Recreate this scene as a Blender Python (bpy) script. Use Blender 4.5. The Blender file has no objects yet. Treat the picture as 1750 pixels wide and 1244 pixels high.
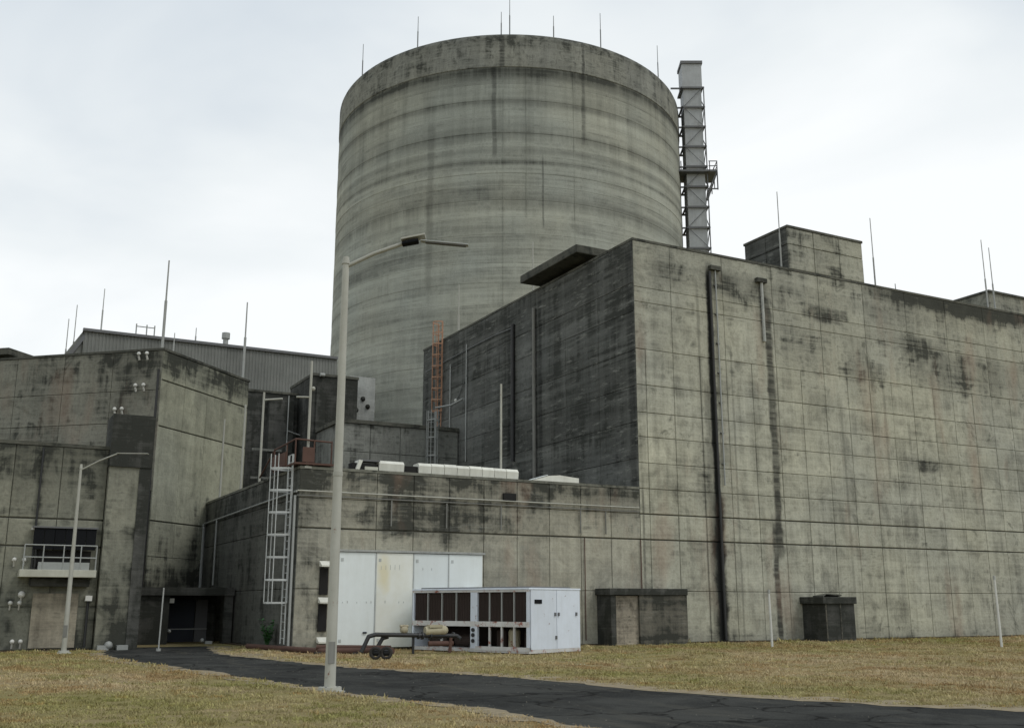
import bpy, bmesh, math, random
from mathutils import Vector, Matrix
random.seed(7)
R = math.radians
sc = bpy.context.scene
col = sc.collection

# ------------------------------------------------------------------ camera
# world axes follow the large building: +X runs along its pale front, +Y along its dark side,
# the origin is the foot of the corner between the two.
CAM = Vector((-27.1, -38.66, 1.7))
cam_d = bpy.data.cameras.new('camera')
cam = bpy.data.objects.new('camera', cam_d)
col.objects.link(cam)
cam.location = CAM
cam.rotation_euler = (R(90 + 13.1), 0, R(62 - 90))
cam_d.sensor_width = 36.0
cam_d.lens = 36.0 * 1762 / 1750
cam_d.clip_start = 0.1
cam_d.clip_end = 3000
sc.camera = cam

# ------------------------------------------------------------------ overcast sky
SUN_EL, SUN_AZ = R(52), R(-52)            # azimuth counted from +X towards +Y
w = bpy.data.worlds.new('World')
sc.world = w
w.use_nodes = True
wt = w.node_tree
wt.nodes.clear()
def wn(t, **k):
    n = wt.nodes.new(t)
    for a, b in k.items(): setattr(n, a, b)
    return n
wo = wn('ShaderNodeOutputWorld')
sky = wn('ShaderNodeTexSky', sky_type='NISHITA', sun_disc=False)
sky.sun_elevation = SUN_EL
sky.sun_rotation = R(90) - SUN_AZ
bg1 = wn('ShaderNodeBackground'); bg1.inputs['Strength'].default_value = 0.1
wt.links.new(sky.outputs[0], bg1.inputs[0])
tc = wn('ShaderNodeTexCoord')
sep = wn('ShaderNodeSeparateXYZ'); wt.links.new(tc.outputs['Generated'], sep.inputs[0])
mapn = wn('ShaderNodeMapping'); mapn.inputs['Scale'].default_value = (1.3, 1.3, 3.2)
mapn.inputs['Location'].default_value = (0.35, 0.2, 0.1)
wt.links.new(tc.outputs['Generated'], mapn.inputs[0])
cn = wn('ShaderNodeTexNoise'); cn.inputs['Scale'].default_value = 1.5; cn.inputs['Detail'].default_value = 5
cn.inputs['Roughness'].default_value = 0.5; cn.inputs['Distortion'].default_value = 0.4
wt.links.new(mapn.outputs[0], cn.inputs['Vector'])
el = wn('ShaderNodeMapRange'); el.inputs['From Min'].default_value = 0.28; el.inputs['From Max'].default_value = 0.62
wt.links.new(sep.outputs['Z'], el.inputs['Value'])
mm = wn('ShaderNodeMath', operation='MULTIPLY_ADD'); mm.inputs[1].default_value = 2.2; mm.inputs[2].default_value = -1.05
wt.links.new(cn.outputs[0], mm.inputs[0])
ad = wn('ShaderNodeMath', operation='ADD', use_clamp=True)
wt.links.new(mm.outputs[0], ad.inputs[0]); wt.links.new(el.outputs[0], ad.inputs[1])
cr = wn('ShaderNodeValToRGB')
cr.color_ramp.elements[0].position = 0.0; cr.color_ramp.elements[0].color = (0.93, 0.955, 0.96, 1)
cr.color_ramp.elements[1].position = 1.0; cr.color_ramp.elements[1].color = (0.60, 0.665, 0.725, 1)
e_ = cr.color_ramp.elements.new(0.35); e_.color = (0.82, 0.86, 0.875, 1)
wt.links.new(ad.outputs[0], cr.inputs[0])
bg2 = wn('ShaderNodeBackground'); bg2.inputs['Strength'].default_value = 1.1
wt.links.new(cr.outputs[0], bg2.inputs[0])
mx = wn('ShaderNodeMixShader'); mx.inputs[0].default_value = 0.94
wt.links.new(bg1.outputs[0], mx.inputs[1]); wt.links.new(bg2.outputs[0], mx.inputs[2])
wt.links.new(mx.outputs[0], wo.inputs[0])

sun_d = bpy.data.lights.new('sun', 'SUN')
sun_d.energy = 1.1; sun_d.angle = R(22); sun_d.color = (1.0, 0.965, 0.91)
sun = bpy.data.objects.new('sun', sun_d); col.objects.link(sun)
sd = Vector((math.cos(SUN_EL) * math.cos(SUN_AZ), math.cos(SUN_EL) * math.sin(SUN_AZ), math.sin(SUN_EL)))
sun.rotation_euler = sd.to_track_quat('Z', 'Y').to_euler()

sc.view_settings.view_transform = 'Standard'
sc.view_settings.look = 'None'
sc.view_settings.exposure = 0.0
sc.view_settings.gamma = 1.0
sc.view_settings.use_curve_mapping = False
sc.render.engine = 'CYCLES'

# ------------------------------------------------------------------ material helpers
class NT:
    def __init__(s, name):
        s.m = bpy.data.materials.new(name); s.m.use_nodes = True
        s.t = s.m.node_tree; s.t.nodes.clear()
        s.out = s.t.nodes.new('ShaderNodeOutputMaterial')
        s.b = s.t.nodes.new('ShaderNodeBsdfPrincipled')
        s.t.links.new(s.b.outputs[0], s.out.inputs[0])
        g = s.t.nodes.new('ShaderNodeNewGeometry'); s.pos = g.outputs['Position']; s.nrm = g.outputs['Normal']
        oi = s.t.nodes.new('ShaderNodeObjectInfo'); s.rnd = oi.outputs['Random']
        sp = s.t.nodes.new('ShaderNodeSeparateXYZ'); s.L(s.pos, sp.inputs[0])
        s.x, s.y, s.z = sp.outputs
    def L(s, a, b): s.t.links.new(a, b)
    def put(s, v, sock):
        if isinstance(v, (int, float)): sock.default_value = v
        elif isinstance(v, tuple): sock.default_value = v if len(v) == len(sock.default_value) else (*v, 1)
        else: s.L(v, sock)
    def math(s, op, a, b=0.0, c=0.0, clamp=False):
        n = s.t.nodes.new('ShaderNodeMath'); n.operation = op; n.use_clamp = clamp
        s.put(a, n.inputs[0]); s.put(b, n.inputs[1]); s.put(c, n.inputs[2]); return n.outputs[0]
    def noise(s, scale=(1, 1, 1), sc=1.0, detail=4, rough=0.55, off=(0, 0, 0), dist=0.0, vec=None):
        mp = s.t.nodes.new('ShaderNodeMapping'); mp.inputs['Scale'].default_value = scale; mp.inputs['Location'].default_value = off
        s.L(vec or s.pos, mp.inputs[0])
        n = s.t.nodes.new('ShaderNodeTexNoise'); n.inputs['Scale'].default_value = sc
        n.inputs['Detail'].default_value = detail; n.inputs['Roughness'].default_value = rough
        n.inputs['Distortion'].default_value = dist
        s.L(mp.outputs[0], n.inputs['Vector']); return n.outputs[0]
    def rng(s, v, a, b, c=0.0, d=1.0, smooth=False):
        n = s.t.nodes.new('ShaderNodeMapRange'); n.inputs['From Min'].default_value = a; n.inputs['From Max'].default_value = b
        n.inputs['To Min'].default_value = c; n.inputs['To Max'].default_value = d
        if smooth: n.interpolation_type = 'SMOOTHSTEP'
        s.L(v, n.inputs['Value']); return n.outputs[0]
    def mix(s, f, a, b, mode='MIX'):
        n = s.t.nodes.new('ShaderNodeMix'); n.data_type = 'RGBA'; n.blend_type = mode
        s.put(f, n.inputs[0]); s.put(a, n.inputs[6]); s.put(b, n.inputs[7]); return n.outputs[2]
    def bump(s, h, strength=0.3, dist=0.03):
        n = s.t.nodes.new('ShaderNodeBump'); n.inputs['Strength'].default_value = strength; n.inputs['Distance'].default_value = dist
        s.L(h, n.inputs['Height']); s.L(n.outputs[0], s.b.inputs['Normal'])

MOULD_SHADE = (0.030, 0.032, 0.027)
def concrete(name, c1, c2, mould=0.0, ztop=None, zfade=2.0, topamt=0.6, board=0.25, runs=(), efflo=0.0, seed=0.0,
             patch=None, rust=0.0, contrast=1.0, zlow=None, scale=1.0, medw=3.2, soft=0.75, mcol=MOULD_SHADE, blot=0.0, lifts=()):
    n = NT(name)
    o = (seed * 13.1, seed * 7.7, seed * 3.3)
    big = n.noise(sc=0.16 * scale, detail=3, off=o)
    med = n.noise(sc=0.9 * scale, detail=7, rough=0.65, off=o, dist=0.6)
    fine = n.noise(sc=9, detail=4, rough=0.7, off=o)
    brd = n.noise(scale=(0.22 * scale, 0.22 * scale, 5.5 * scale), sc=1.0, detail=5, rough=0.65, off=o)
    brd2 = n.noise(scale=(0.05, 0.05, 1.3 * scale), sc=1.0, detail=4, rough=0.6, off=o)
    strk = n.noise(scale=(2.6, 2.6, 0.16), sc=1.0, detail=6, rough=0.7, off=o)
    strk2 = n.noise(scale=(0.8, 0.8, 0.06), sc=1.0, detail=4, rough=0.6, off=o)
    c = n.mix(n.rng(big, 0.35, 0.65), c1, c2)
    # tonal variation: boards, streaks, grain, one tone per panel
    v = n.math('MULTIPLY_ADD', n.math('SUBTRACT', brd, 0.5), 3.2 * board, 1.0)
    v = n.math('ADD', v, n.math('MULTIPLY', n.math('SUBTRACT', brd2, 0.5), 3.0 * board))
    v = n.math('ADD', v, n.math('MULTIPLY', n.math('SUBTRACT', med, 0.5), 1.7 * contrast))
    v = n.math('ADD', v, n.math('MULTIPLY', n.math('SUBTRACT', strk, 0.5), 1.3 * contrast))
    v = n.math('ADD', v, n.math('MULTIPLY', n.math('SUBTRACT', fine, 0.5), 0.6))
    v = n.math('ADD', v, n.math('MULTIPLY', n.math('SUBTRACT', n.rnd, 0.5), 0.18))
    v = n.math('MAXIMUM', v, 0.25)
    g = n.t.nodes.new('ShaderNodeCombineColor'); [n.L(v, g.inputs[i]) for i in range(3)]
    c = n.mix(1.0, c, g.outputs[0], 'MULTIPLY')
    # mould / dirt, plus painted contact shade at the wall foot
    m = n.math('ADD', n.math('MULTIPLY', n.math('SUBTRACT', med, 0.5), medw), mould)
    m = n.math('ADD', m, n.math('MULTIPLY', n.math('SUBTRACT', strk, 0.5), 1.9))
    m = n.math('ADD', m, n.math('MULTIPLY', n.math('SUBTRACT', strk2, 0.5), 1.5))
    m = n.math('ADD', m, n.math('MULTIPLY', n.math('SUBTRACT', brd, 0.5), 4.0 * board + 0.8))
    if ztop is not None:
        t = n.rng(n.z, ztop - zfade, ztop, 0.0, topamt)
        m = n.math('ADD', m, t)
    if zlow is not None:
        m = n.math('ADD', m, n.rng(n.z, 0.0, zlow, 0.55, 0.0))  # darker towards the ground: contact shade put into the colour
    for zz, wd, am in lifts:
        d = n.math('ABSOLUTE', n.math('SUBTRACT', n.z, zz))
        m = n.math('ADD', m, n.rng(d, 0.0, wd, am, 0.0))
    if patch:
        for (ax, p0, hw, z0, hz, am) in patch:
            d1 = n.math('DIVIDE', n.math('SUBTRACT', n.x if ax == 'x' else n.y, p0), hw)
            d2 = n.math('DIVIDE', n.math('SUBTRACT', n.z, z0), hz)
            d = n.math('SQRT', n.math('ADD', n.math('MULTIPLY', d1, d1), n.math('MULTIPLY', d2, d2)))
            m = n.math('ADD', m, n.rng(d, 0.3, 1.1, am, 0.0, True))
    m = n.rng(m, 0.1, 0.1 + soft, 0.0, 0.93)
    c = n.mix(m, c, mcol)
    if blot:
        bm = n.rng(n.noise(sc=0.55, detail=7, rough=0.72, off=(o[0] + 31, o[1], o[2] + 9), dist=1.2), 0.60, 0.68, 0.0, blot)
        c = n.mix(bm, c, (0.07, 0.072, 0.055))
    for (ax, p0, hw, z0, z1, am) in runs:
        wob = n.math('MULTIPLY', n.math('SUBTRACT', strk2, 0.5), hw * 0.9)
        wob2 = n.math('MULTIPLY', n.math('SUBTRACT', med, 0.5), hw * 1.8)
        d = n.math('ABSOLUTE', n.math('ADD', n.math('SUBTRACT', n.math('ADD', n.x if ax == 'x' else n.y, wob), p0), wob2))
        f = n.rng(d, hw * 0.45, hw * 1.25, am, 0.0, True)
        f = n.math('MULTIPLY', f, n.rng(n.math('ADD', brd, n.math('MULTIPLY', med, 0.6)), 0.62, 0.86, 1.0 if hw in (.22, .40) and am > .9 else 0.45, 1.0))
        f = n.math('MULTIPLY', f, n.rng(n.z, z0 - 0.3, z0 + 0.3)); f = n.math('MULTIPLY', f, n.rng(n.z, z1 - 0.5, z1 + 0.5, 1, 0))
        c = n.mix(f, c, (0.014, 0.015, 0.014))
    if efflo:
        e = n.math('MULTIPLY', n.rng(n.noise(scale=(0.9, 0.9, 5.0), sc=0.9, detail=9, rough=0.8, off=(o[0] + 5, o[1] + 2, o[2])), 0.55, 0.66), efflo)
        c = n.mix(e, c, (0.26, 0.265, 0.235))
    if rust:
        r_ = n.math('MULTIPLY', n.rng(n.noise(scale=(1.2, 1.2, 0.35), sc=0.5, detail=5, off=(o[0] + 9, 3, 1)), 0.55, 0.72), rust)
        c = n.mix(r_, c, (0.27, 0.17, 0.12))
    n.L(c, n.b.inputs['Base Color'])
    n.b.inputs['Roughness'].default_value = 0.93
    n.b.inputs['Specular IOR Level'].default_value = 0.2
    h = n.math('ADD', n.math('MULTIPLY', brd, 0.5), n.math('ADD', n.math('MULTIPLY', fine, 0.35), n.math('MULTIPLY', med, 0.6)))
    n.bump(h, 0.5, 0.05)
    return n.m

def paint(name, c, rough=0.55, metal=0.0, dirt=0.3, dcol=(0.12, 0.10, 0.07), rust=0.0, rcol=(0.17, 0.055, 0.025), dscale=1.2, spec=0.4):
    n = NT(name)
    a = n.noise(sc=dscale, detail=7, rough=0.7)
    s_ = n.noise(scale=(5, 5, 0.5), sc=1.0, detail=5, rough=0.65)
    f = n.math('MULTIPLY', n.rng(n.math('ADD', n.math('MULTIPLY', a, 0.6), n.math('MULTIPLY', s_, 0.4)), 0.4, 0.72), dirt)
    v = n.rng(n.rnd, 0, 1, 0.9, 1.06)
    g = n.t.nodes.new('ShaderNodeCombineColor'); [n.L(v, g.inputs[i]) for i in range(3)]
    cc = n.mix(1.0, c, g.outputs[0], 'MULTIPLY')
    cc = n.mix(f, cc, dcol)
    if rust:
        r_ = n.rng(n.noise(sc=3.1, detail=8, rough=0.75, off=(4, 8, 2)), 0.66 - 0.28 * rust, 0.72 - 0.22 * rust)
        cc = n.mix(r_, cc, rcol)
    n.L(cc, n.b.inputs['Base Color'])
    n.b.inputs['Metallic'].default_value = metal
    n.b.inputs['Specular IOR Level'].default_value = spec
    rr = n.rng(a, 0.3, 0.7, rough - 0.1, rough + 0.15); n.L(rr, n.b.inputs['Roughness'])
    n.bump(n.noise(sc=6, detail=4), 0.12, 0.02)
    return n.m

# ------------------------------------------------------------------ mesh helpers
class MB:
    def __init__(s): s.v = []; s.f = []; s.sm = []
    def add(s, vs, fs, smooth=False):
        k = len(s.v); s.v += [tuple(v) for v in vs]; s.f += [tuple(i + k for i in f) for f in fs]; s.sm += [smooth] * len(fs); return s
    def box(s, x0, x1, y0, y1, z0, z1):
        vs = [(x, y, z) for z in (z0, z1) for y in (y0, y1) for x in (x0, x1)]
        return s.add(vs, [(0, 2, 3, 1), (4, 5, 7, 6), (0, 1, 5, 4), (2, 6, 7, 3), (0, 4, 6, 2), (1, 3, 7, 5)])
    def obox(s, o, a, b, c):     # origin corner and three edge vectors
        o, a, b, c = map(Vector, (o, a, b, c))
        vs = [o, o + a, o + b, o + a + b, o + c, o + a + c, o + b + c, o + a + b + c]
        fs = [(0, 2, 3, 1), (4, 5, 7, 6), (0, 1, 5, 4), (2, 6, 7, 3), (0, 4, 6, 2), (1, 3, 7, 5)]
        if a.cross(b).dot(c) < 0: fs = [f[::-1] for f in fs]
        return s.add(vs, fs)
    def tube(s, p, q, r0, r1=None, n=10, caps=True):
        p, q = Vector(p), Vector(q); r1 = r0 if r1 is None else r1
        d = (q - p).normalized(); u = d.orthogonal().normalized(); v = d.cross(u)
        vs = []
        for c, r in ((p, r0), (q, r1)):
            for i in range(n):
                a = 2 * math.pi * i / n; vs.append(c + (u * math.cos(a) + v * math.sin(a)) * r)
        s.add(vs, [(i, (i + 1) % n, n + (i + 1) % n, n + i) for i in range(n)], True)
        if caps: s.add(vs, [tuple(range(n))[::-1], tuple(range(n, 2 * n))])
        return s
    def path(s, pts, r, n=8):
        for a, b in zip(pts, pts[1:]): s.tube(a, b, r, n=n)
        for p in pts[1:-1]: s.ball(p, r, 8)
        return s
    def ball(s, c, r, n=8, sz=1.0):
        c = Vector(c); vs = []; m = n // 2 + 1
        for j in range(m + 1):
            t = math.pi * j / m
            for i in range(n):
                a = 2 * math.pi * i / n; vs.append(c + Vector((math.sin(t) * math.cos(a), math.sin(t) * math.sin(a), math.cos(t) * sz)) * r)
        return s.add(vs, [(j * n + i, (j + 1) * n + i, (j + 1) * n + (i + 1) % n, j * n + (i + 1) % n) for j in range(m) for i in range(n)], True)
    def prism(s, poly, z0, z1):   # plan polygon, counter-clockwise
        n = len(poly); vs = [(x, y, z0) for x, y in poly] + [(x, y, z1) for x, y in poly]
        return s.add(vs, [(i, (i + 1) % n, n + (i + 1) % n, n + i) for i in range(n)] + [tuple(range(n))[::-1], tuple(range(n, 2 * n))])
    def extr(s, poly, d):         # any flat 3-D polygon, pushed along d
        d = Vector(d); n = len(poly); vs = [Vector(p) for p in poly]; vs += [p + d for p in vs]
        return s.add(vs, [(i, (i + 1) % n, n + (i + 1) % n, n + i) for i in range(n)] + [tuple(range(n))[::-1], tuple(range(n, 2 * n))])
    def mesh(s, name, mat):
        me = bpy.data.meshes.new(name); me.from_pydata(s.v, [], s.f)
        bm = bmesh.new(); bm.from_mesh(me)
        if len(s.v) < 60000: bmesh.ops.recalc_face_normals(bm, faces=bm.faces)
        bm.to_mesh(me); bm.free()
        for p, k in zip(me.polygons, s.sm): p.use_smooth = k
        if mat: me.materials.append(mat)
        return me
    def build(s, name, mat, parent=None, bevel=0.0):
        o = bpy.data.objects.new(name, s.mesh(name, mat)); col.objects.link(o)
        if parent: o.parent = parent
        if bevel:
            b = o.modifiers.new('bevel', 'BEVEL'); b.width = bevel; b.segments = 2; b.limit_method = 'ANGLE'
        return o
def tag(o, label, cat, group=None):
    o['label'] = label; o['category'] = cat
    if group: o['group'] = group
    return o
def struct(o): o['kind'] = 'structure'; return o
def thing(name, label, cat, group=None):
    o = bpy.data.objects.new(name, None); col.objects.link(o); o.empty_display_size = 0.3
    return tag(o, label, cat, group)
_pm = {}
def link(name, me, loc, parent):
    o = bpy.data.objects.new(name, me); col.objects.link(o); o.location = loc; o.parent = parent; return o
def panels(parent, org, ud, nd, us, zs, mat, gap=0.03, th=0.07, skip=None, name='panel', jit=0.006, wide=()):
    """separate formwork panels standing proud of a wall: org = a point on the wall line, ud = along, nd = outward"""
    ud, nd = Vector(ud).normalized(), Vector(nd).normalized()
    for i in range(len(us) - 1):
        for j in range(len(zs) - 1):
            u0, u1, z0, z1 = us[i], us[i + 1], zs[j], zs[j + 1]
            if skip and skip((u0 + u1) / 2, (z0 + z1) / 2): continue
            if z0 in wide: z0 += .022
            if z1 in wide: z1 -= .022
            k = (round(u1 - u0, 3), round(z1 - z0, 3), tuple(round(a, 3) for a in (*ud, *nd)), mat.name, th)
            if k not in _pm:
                a, b = u1 - u0 - gap, z1 - z0 - gap
                o = -ud * a / 2 - Vector((0, 0, b / 2)); e = 0.018
                m = MB()
                p = [o, o + ud * a, o + ud * a + Vector((0, 0, b)), o + Vector((0, 0, b))]
                c = [Vector((0, 0, 0))] * 4
                inn = [o + ud * e + Vector((0, 0, e)), o + ud * (a - e) + Vector((0, 0, e)), o + ud * (a - e) + Vector((0, 0, b - e)), o + ud * e + Vector((0, 0, b - e))]
                vs = [q - nd * 0.01 for q in p] + [q + nd * (th - e) for q in p] + [q + nd * th for q in inn]
                m.add(vs, [(0, 1, 5, 4), (1, 2, 6, 5), (2, 3, 7, 6), (3, 0, 4, 7), (4, 5, 9, 8), (5, 6, 10, 9), (6, 7, 11, 10), (7, 4, 8, 11), (8, 9, 10, 11)])
                _pm[k] = m.mesh(name, mat)
            c = Vector(org) + ud * (u0 + u1) / 2 + Vector((0, 0, (z0 + z1) / 2)) + nd * random.uniform(-jit, jit)
            link(name, _pm[k], c, parent)
def lin(a, b, n): return [a + (b - a) * i / n for i in range(n + 1)]

# ------------------------------------------------------------------ materials
FACE_RUNS = [('x', 4.5, 0.22, 0.0, 18.0, 0.98), ('x', 4.5, 0.40, -1.0, 6.5, 0.95), ('x', 8.2, 0.24, 4.0, 16.8, 0.85), ('x', 7.9, 0.18, -1.0, 5.6, 0.85), ('x', 4.1, 0.2, 0.0, 12.0, 0.4),
             ('x', 3.75, 0.09, 0, 17, 0.35), ('x', 5.7, 0.07, 0, 14, 0.35), ('x', 12.9, 0.10, 0, 12, 0.3), ('x', 16.1, 0.1, 8, 13, 0.3), ('x', 0.18, 0.07, 0, 7, 0.5)]
M = {}
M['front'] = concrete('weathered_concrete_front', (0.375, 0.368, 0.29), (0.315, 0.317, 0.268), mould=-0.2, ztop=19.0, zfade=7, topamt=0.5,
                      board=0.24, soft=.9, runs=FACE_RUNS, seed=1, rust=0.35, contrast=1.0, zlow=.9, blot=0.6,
                      patch=[('x', 22.5, 6.0, 14.3, 1.8, 0.55), ('x', 19, 2.5, 15.6, 0.8, 0.5), ('x', 10, 3.2, 14.2, 1.6, 0.3), ('x', 2.0, 1.6, 17.4, 1.0, 0.35), ('x', 14.5, 2.2, 13.6, 1.8, 0.45), ('x', 12.3, 1.8, 16.6, 0.6, 0.8), ('x', 19.5, 3.0, 9.0, 0.6, 0.6), ('x', 11.6, 1.6, 11.6, .8, .5),
                             ('x', 24, 10, 18.45, 0.75, 1.3), ('x', 6.5, 2.6, 17.2, 1.2, 0.5), ('x', 3.6, 0.6, 7.5, 2.5, .5), ('x', 1.7, 1.0, 13, 1.2, .4)])
M['front_core'] = concrete('dirty_joint_concrete', (0.16, 0.155, 0.125), (0.13, 0.13, 0.11), mould=0.0, seed=2, runs=FACE_RUNS[:2])
M['side'] = concrete('mouldy_shaded_concrete', (0.17, 0.172, 0.155), (0.135, 0.14, 0.13), mould=0.55, ztop=18.5, zfade=4.0, topamt=0.2, board=0.42, seed=3, medw=2.0, soft=1.0, efflo=0.75, contrast=0.9,  # black mould, with part of the wall's shade put into the colour
                     runs=[('y', 9.0, 0.22, 7, 18, 0.7), ('y', 12.6, 0.35, 9, 17.6, 0.6), ('y', 0.35, 0.30, 6.5, 18.5, 0.55)],
                     patch=[('y', 19.5, 4.5, 12.0, 3.4, -0.55), ('y', 2.5, 3.5, 8.0, 1.3, -0.45), ('y', 6, 7, 11, 5, 0.15), ('y', 10.8, 1.0, 14, 4, -.3)])
M['coping'] = concrete('dark_coping_concrete', (0.13, 0.13, 0.105), (0.10, 0.10, 0.085), mould=0.3, seed=4)
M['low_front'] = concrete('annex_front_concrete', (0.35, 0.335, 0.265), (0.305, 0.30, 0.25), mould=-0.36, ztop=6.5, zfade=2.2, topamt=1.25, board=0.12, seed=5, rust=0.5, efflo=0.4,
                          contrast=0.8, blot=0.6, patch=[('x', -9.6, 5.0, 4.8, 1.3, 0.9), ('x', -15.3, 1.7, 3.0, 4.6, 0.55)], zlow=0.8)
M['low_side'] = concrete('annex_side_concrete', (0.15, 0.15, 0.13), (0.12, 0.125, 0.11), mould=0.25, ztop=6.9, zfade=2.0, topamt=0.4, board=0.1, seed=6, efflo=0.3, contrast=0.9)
M['low_cap'] = concrete('annex_parapet_concrete', (0.22, 0.22, 0.18), (0.18, 0.18, 0.15), mould=0.3, seed=7, efflo=0.5, contrast=1.0)
LIFTS = [(52.0, 1.1, 1.2), (48.6, 0.6, 0.6), (45.3, 0.9, 0.7), (43.6, .5, .4), (42.4, 0.4, 0.9), (38.4, 1.0, 0.8), (35.2, 0.5, 0.25), (30.5, 0.6, 0.35), (26.5, 0.6, 0.3), (21, 1.0, 0.4)]
ANG = -30.0
M['drum'] = concrete('drum_concrete', (0.33, 0.33, 0.27), (0.285, 0.30, 0.265), mould=-0.04, ztop=57, zfade=18.0, topamt=0.75, board=0.42, seed=8, scale=0.5, contrast=0.5, medw=1.6, soft=1.7, blot=.12, lifts=LIFTS,
                     runs=[('x', 14.0, .22, 43, 53, .5), ('x', 22.3, .2, 45, 53, .45), ('x', 18.2, .09, 36, 43, .5), ('x', 9.3, .25, 30, 47, .25)])
M['drum_top'] = concrete('drum_rim_concrete', (0.28, 0.28, 0.235), (0.22, 0.225, 0.20), mould=0.30, ztop=57, zfade=3.0, topamt=0.8, board=0.12, seed=9, scale=0.9, medw=3.6, soft=0.95, efflo=0.9, contrast=1.3, blot=.5,
                         runs=[('x', 14.6, .25, 51, 57, .7), ('x', 22.3, .18, 51, 57, .6)])
M['left'] = concrete('left_block_concrete', (0.25, 0.245, 0.20), (0.205, 0.205, 0.17), mould=0.08, ztop=14.3, zfade=5, topamt=0.35, board=0.12, seed=10, contrast=0.9, rust=0.3, blot=0.4)
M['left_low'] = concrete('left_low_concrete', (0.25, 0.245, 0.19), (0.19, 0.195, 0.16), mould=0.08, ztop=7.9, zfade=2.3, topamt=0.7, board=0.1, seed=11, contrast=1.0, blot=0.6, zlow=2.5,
                         patch=[('x', -20.9, 1.3, 1.5, 4.0, 0.6)])
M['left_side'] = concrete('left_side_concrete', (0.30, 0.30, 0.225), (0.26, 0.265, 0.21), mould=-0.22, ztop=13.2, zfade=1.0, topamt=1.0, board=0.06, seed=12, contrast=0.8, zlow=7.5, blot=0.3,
                          lifts=[(1.2, 4.0, .8)])
M['dark'] = concrete('black_stained_concrete', (0.12, 0.12, 0.11), (0.085, 0.085, 0.078), mould=0.7, seed=13, efflo=0.15, board=0.12, contrast=.8)
M['annex'] = concrete('grey_annex_concrete', (0.25, 0.255, 0.23), (0.19, 0.195, 0.175), mould=0.1, ztop=12.5, zfade=0.9, topamt=0.5, seed=14, board=.1)
M['box'] = concrete('stained_box_concrete', (0.20, 0.185, 0.15), (0.14, 0.135, 0.11), mould=0.62, seed=15, efflo=0.35, contrast=1.0, ztop=2.4, zfade=1.5, topamt=0.3)
M['pale_c'] = concrete('pale_grey_concrete', (0.36, 0.37, 0.35), (0.31, 0.32, 0.30), mould=-0.5, seed=16, board=.1, contrast=.6)
M['void'] = paint('dark_interior', (0.012, 0.012, 0.012), 0.9, dirt=0.1)
M['white'] = paint('chalky_white_metal', (0.74, 0.79, 0.78), 0.6, dirt=0.22, dcol=(0.36, 0.36, 0.28), dscale=0.8)
M['white_blue'] = paint('bluish_white_sheet', (0.68, 0.74, 0.82), 0.5, dirt=0.28, dcol=(0.30, 0.31, 0.28), rust=0.15)
M['rusty_white'] = paint('rusted_white_steel', (0.62, 0.62, 0.60), 0.6, dirt=0.4, rust=0.42, rcol=(0.26, 0.075, 0.045))
M['duct'] = paint('white_duct_jacket', (0.74, 0.74, 0.66), 0.6, dirt=0.4, dcol=(0.22, 0.21, 0.16))
M['coil'] = paint('rusty_fin_coil', (0.034, 0.021, 0.017), 0.8, dirt=0.5, dcol=(0.03, 0.028, 0.02))
M['galv'] = paint('galvanised_steel', (0.36, 0.375, 0.36), 0.5, metal=0.15, dirt=0.35, dcol=(0.2, 0.2, 0.17))
M['lamp_pole'] = paint('pale_lamp_pole_paint', (0.41, 0.41, 0.36), 0.7, rust=.12, dirt=0.6, dcol=(0.26, 0.25, 0.2))
M['ladder'] = paint('faded_white_ladder_paint', (0.50, 0.52, 0.51), 0.55, dirt=0.35, dcol=(0.25, 0.25, 0.21))
M['pipe_grey'] = paint('dirty_grey_pipe', (0.22, 0.22, 0.20), 0.7, dirt=0.7, dcol=(0.07, 0.07, 0.06), dscale=.8)
M['rod'] = paint('grey_rod_steel', (0.36, 0.37, 0.35), 0.5, metal=0.1, dirt=0.3)
M['dark_rod'] = paint('dark_rod_steel', (0.16, 0.17, 0.17), 0.5, metal=0.2, dirt=0.3)
M['orange'] = paint('rusty_orange_paint', (0.42, 0.24, 0.15), 0.7, dirt=0.5, dcol=(0.30, 0.16, 0.09))
M['rust'] = paint('red_brown_rust', (0.115, 0.062, 0.046), 0.85, dirt=0.6, dcol=(0.05, 0.035, 0.03))
M['black'] = paint('black_pipe_paint', (0.022, 0.024, 0.025), 0.5, dirt=0.3, dcol=(0.05, 0.04, 0.03))
M['beige'] = paint('beige_machine_paint', (0.45, 0.41, 0.28), 0.6, dirt=0.5, rust=0.3)
M['clad'] = paint('grey_metal_cladding', (0.185, 0.19, 0.172), 0.65, metal=0.0, dirt=0.6, dcol=(0.075, 0.08, 0.075), dscale=0.4)
M['stack'] = paint('grey_duct_steel', (0.40, 0.415, 0.415), 0.6, metal=0.0, dirt=0.4, dcol=(0.15, 0.15, 0.14), rust=0.1)
M['frame'] = paint('dark_grey_frame', (0.13, 0.135, 0.14), 0.6, dirt=0.3)
M['louvre'] = paint('black_louvre', (0.010, 0.011, 0.013), 0.9, dirt=0.3, dcol=(0.02, 0.02, 0.018), spec=.1)
M['bluedoor'] = paint('dark_blue_door', (0.022, 0.03, 0.045), 0.6, dirt=0.4, dcol=(0.03, 0.03, 0.03))
M['beam'] = paint('pale_balcony_slab', (0.50, 0.50, 0.42), 0.7, dirt=0.4)
M['lampw'] = paint('white_light_glass', (0.62, 0.62, 0.58), 0.3, dirt=0.1)
M['pale_fix'] = paint('dulled_bolt_paint', (0.50, 0.53, 0.52), 0.6, dirt=0.5)
M['tyre'] = paint('black_rubber', (0.02, 0.02, 0.02), 0.85, dirt=0.4)
M['green'] = paint('weed_leaf', (0.04, 0.16, 0.04), 0.6, dirt=0.3, dcol=(0.09, 0.12, 0.04))

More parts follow.
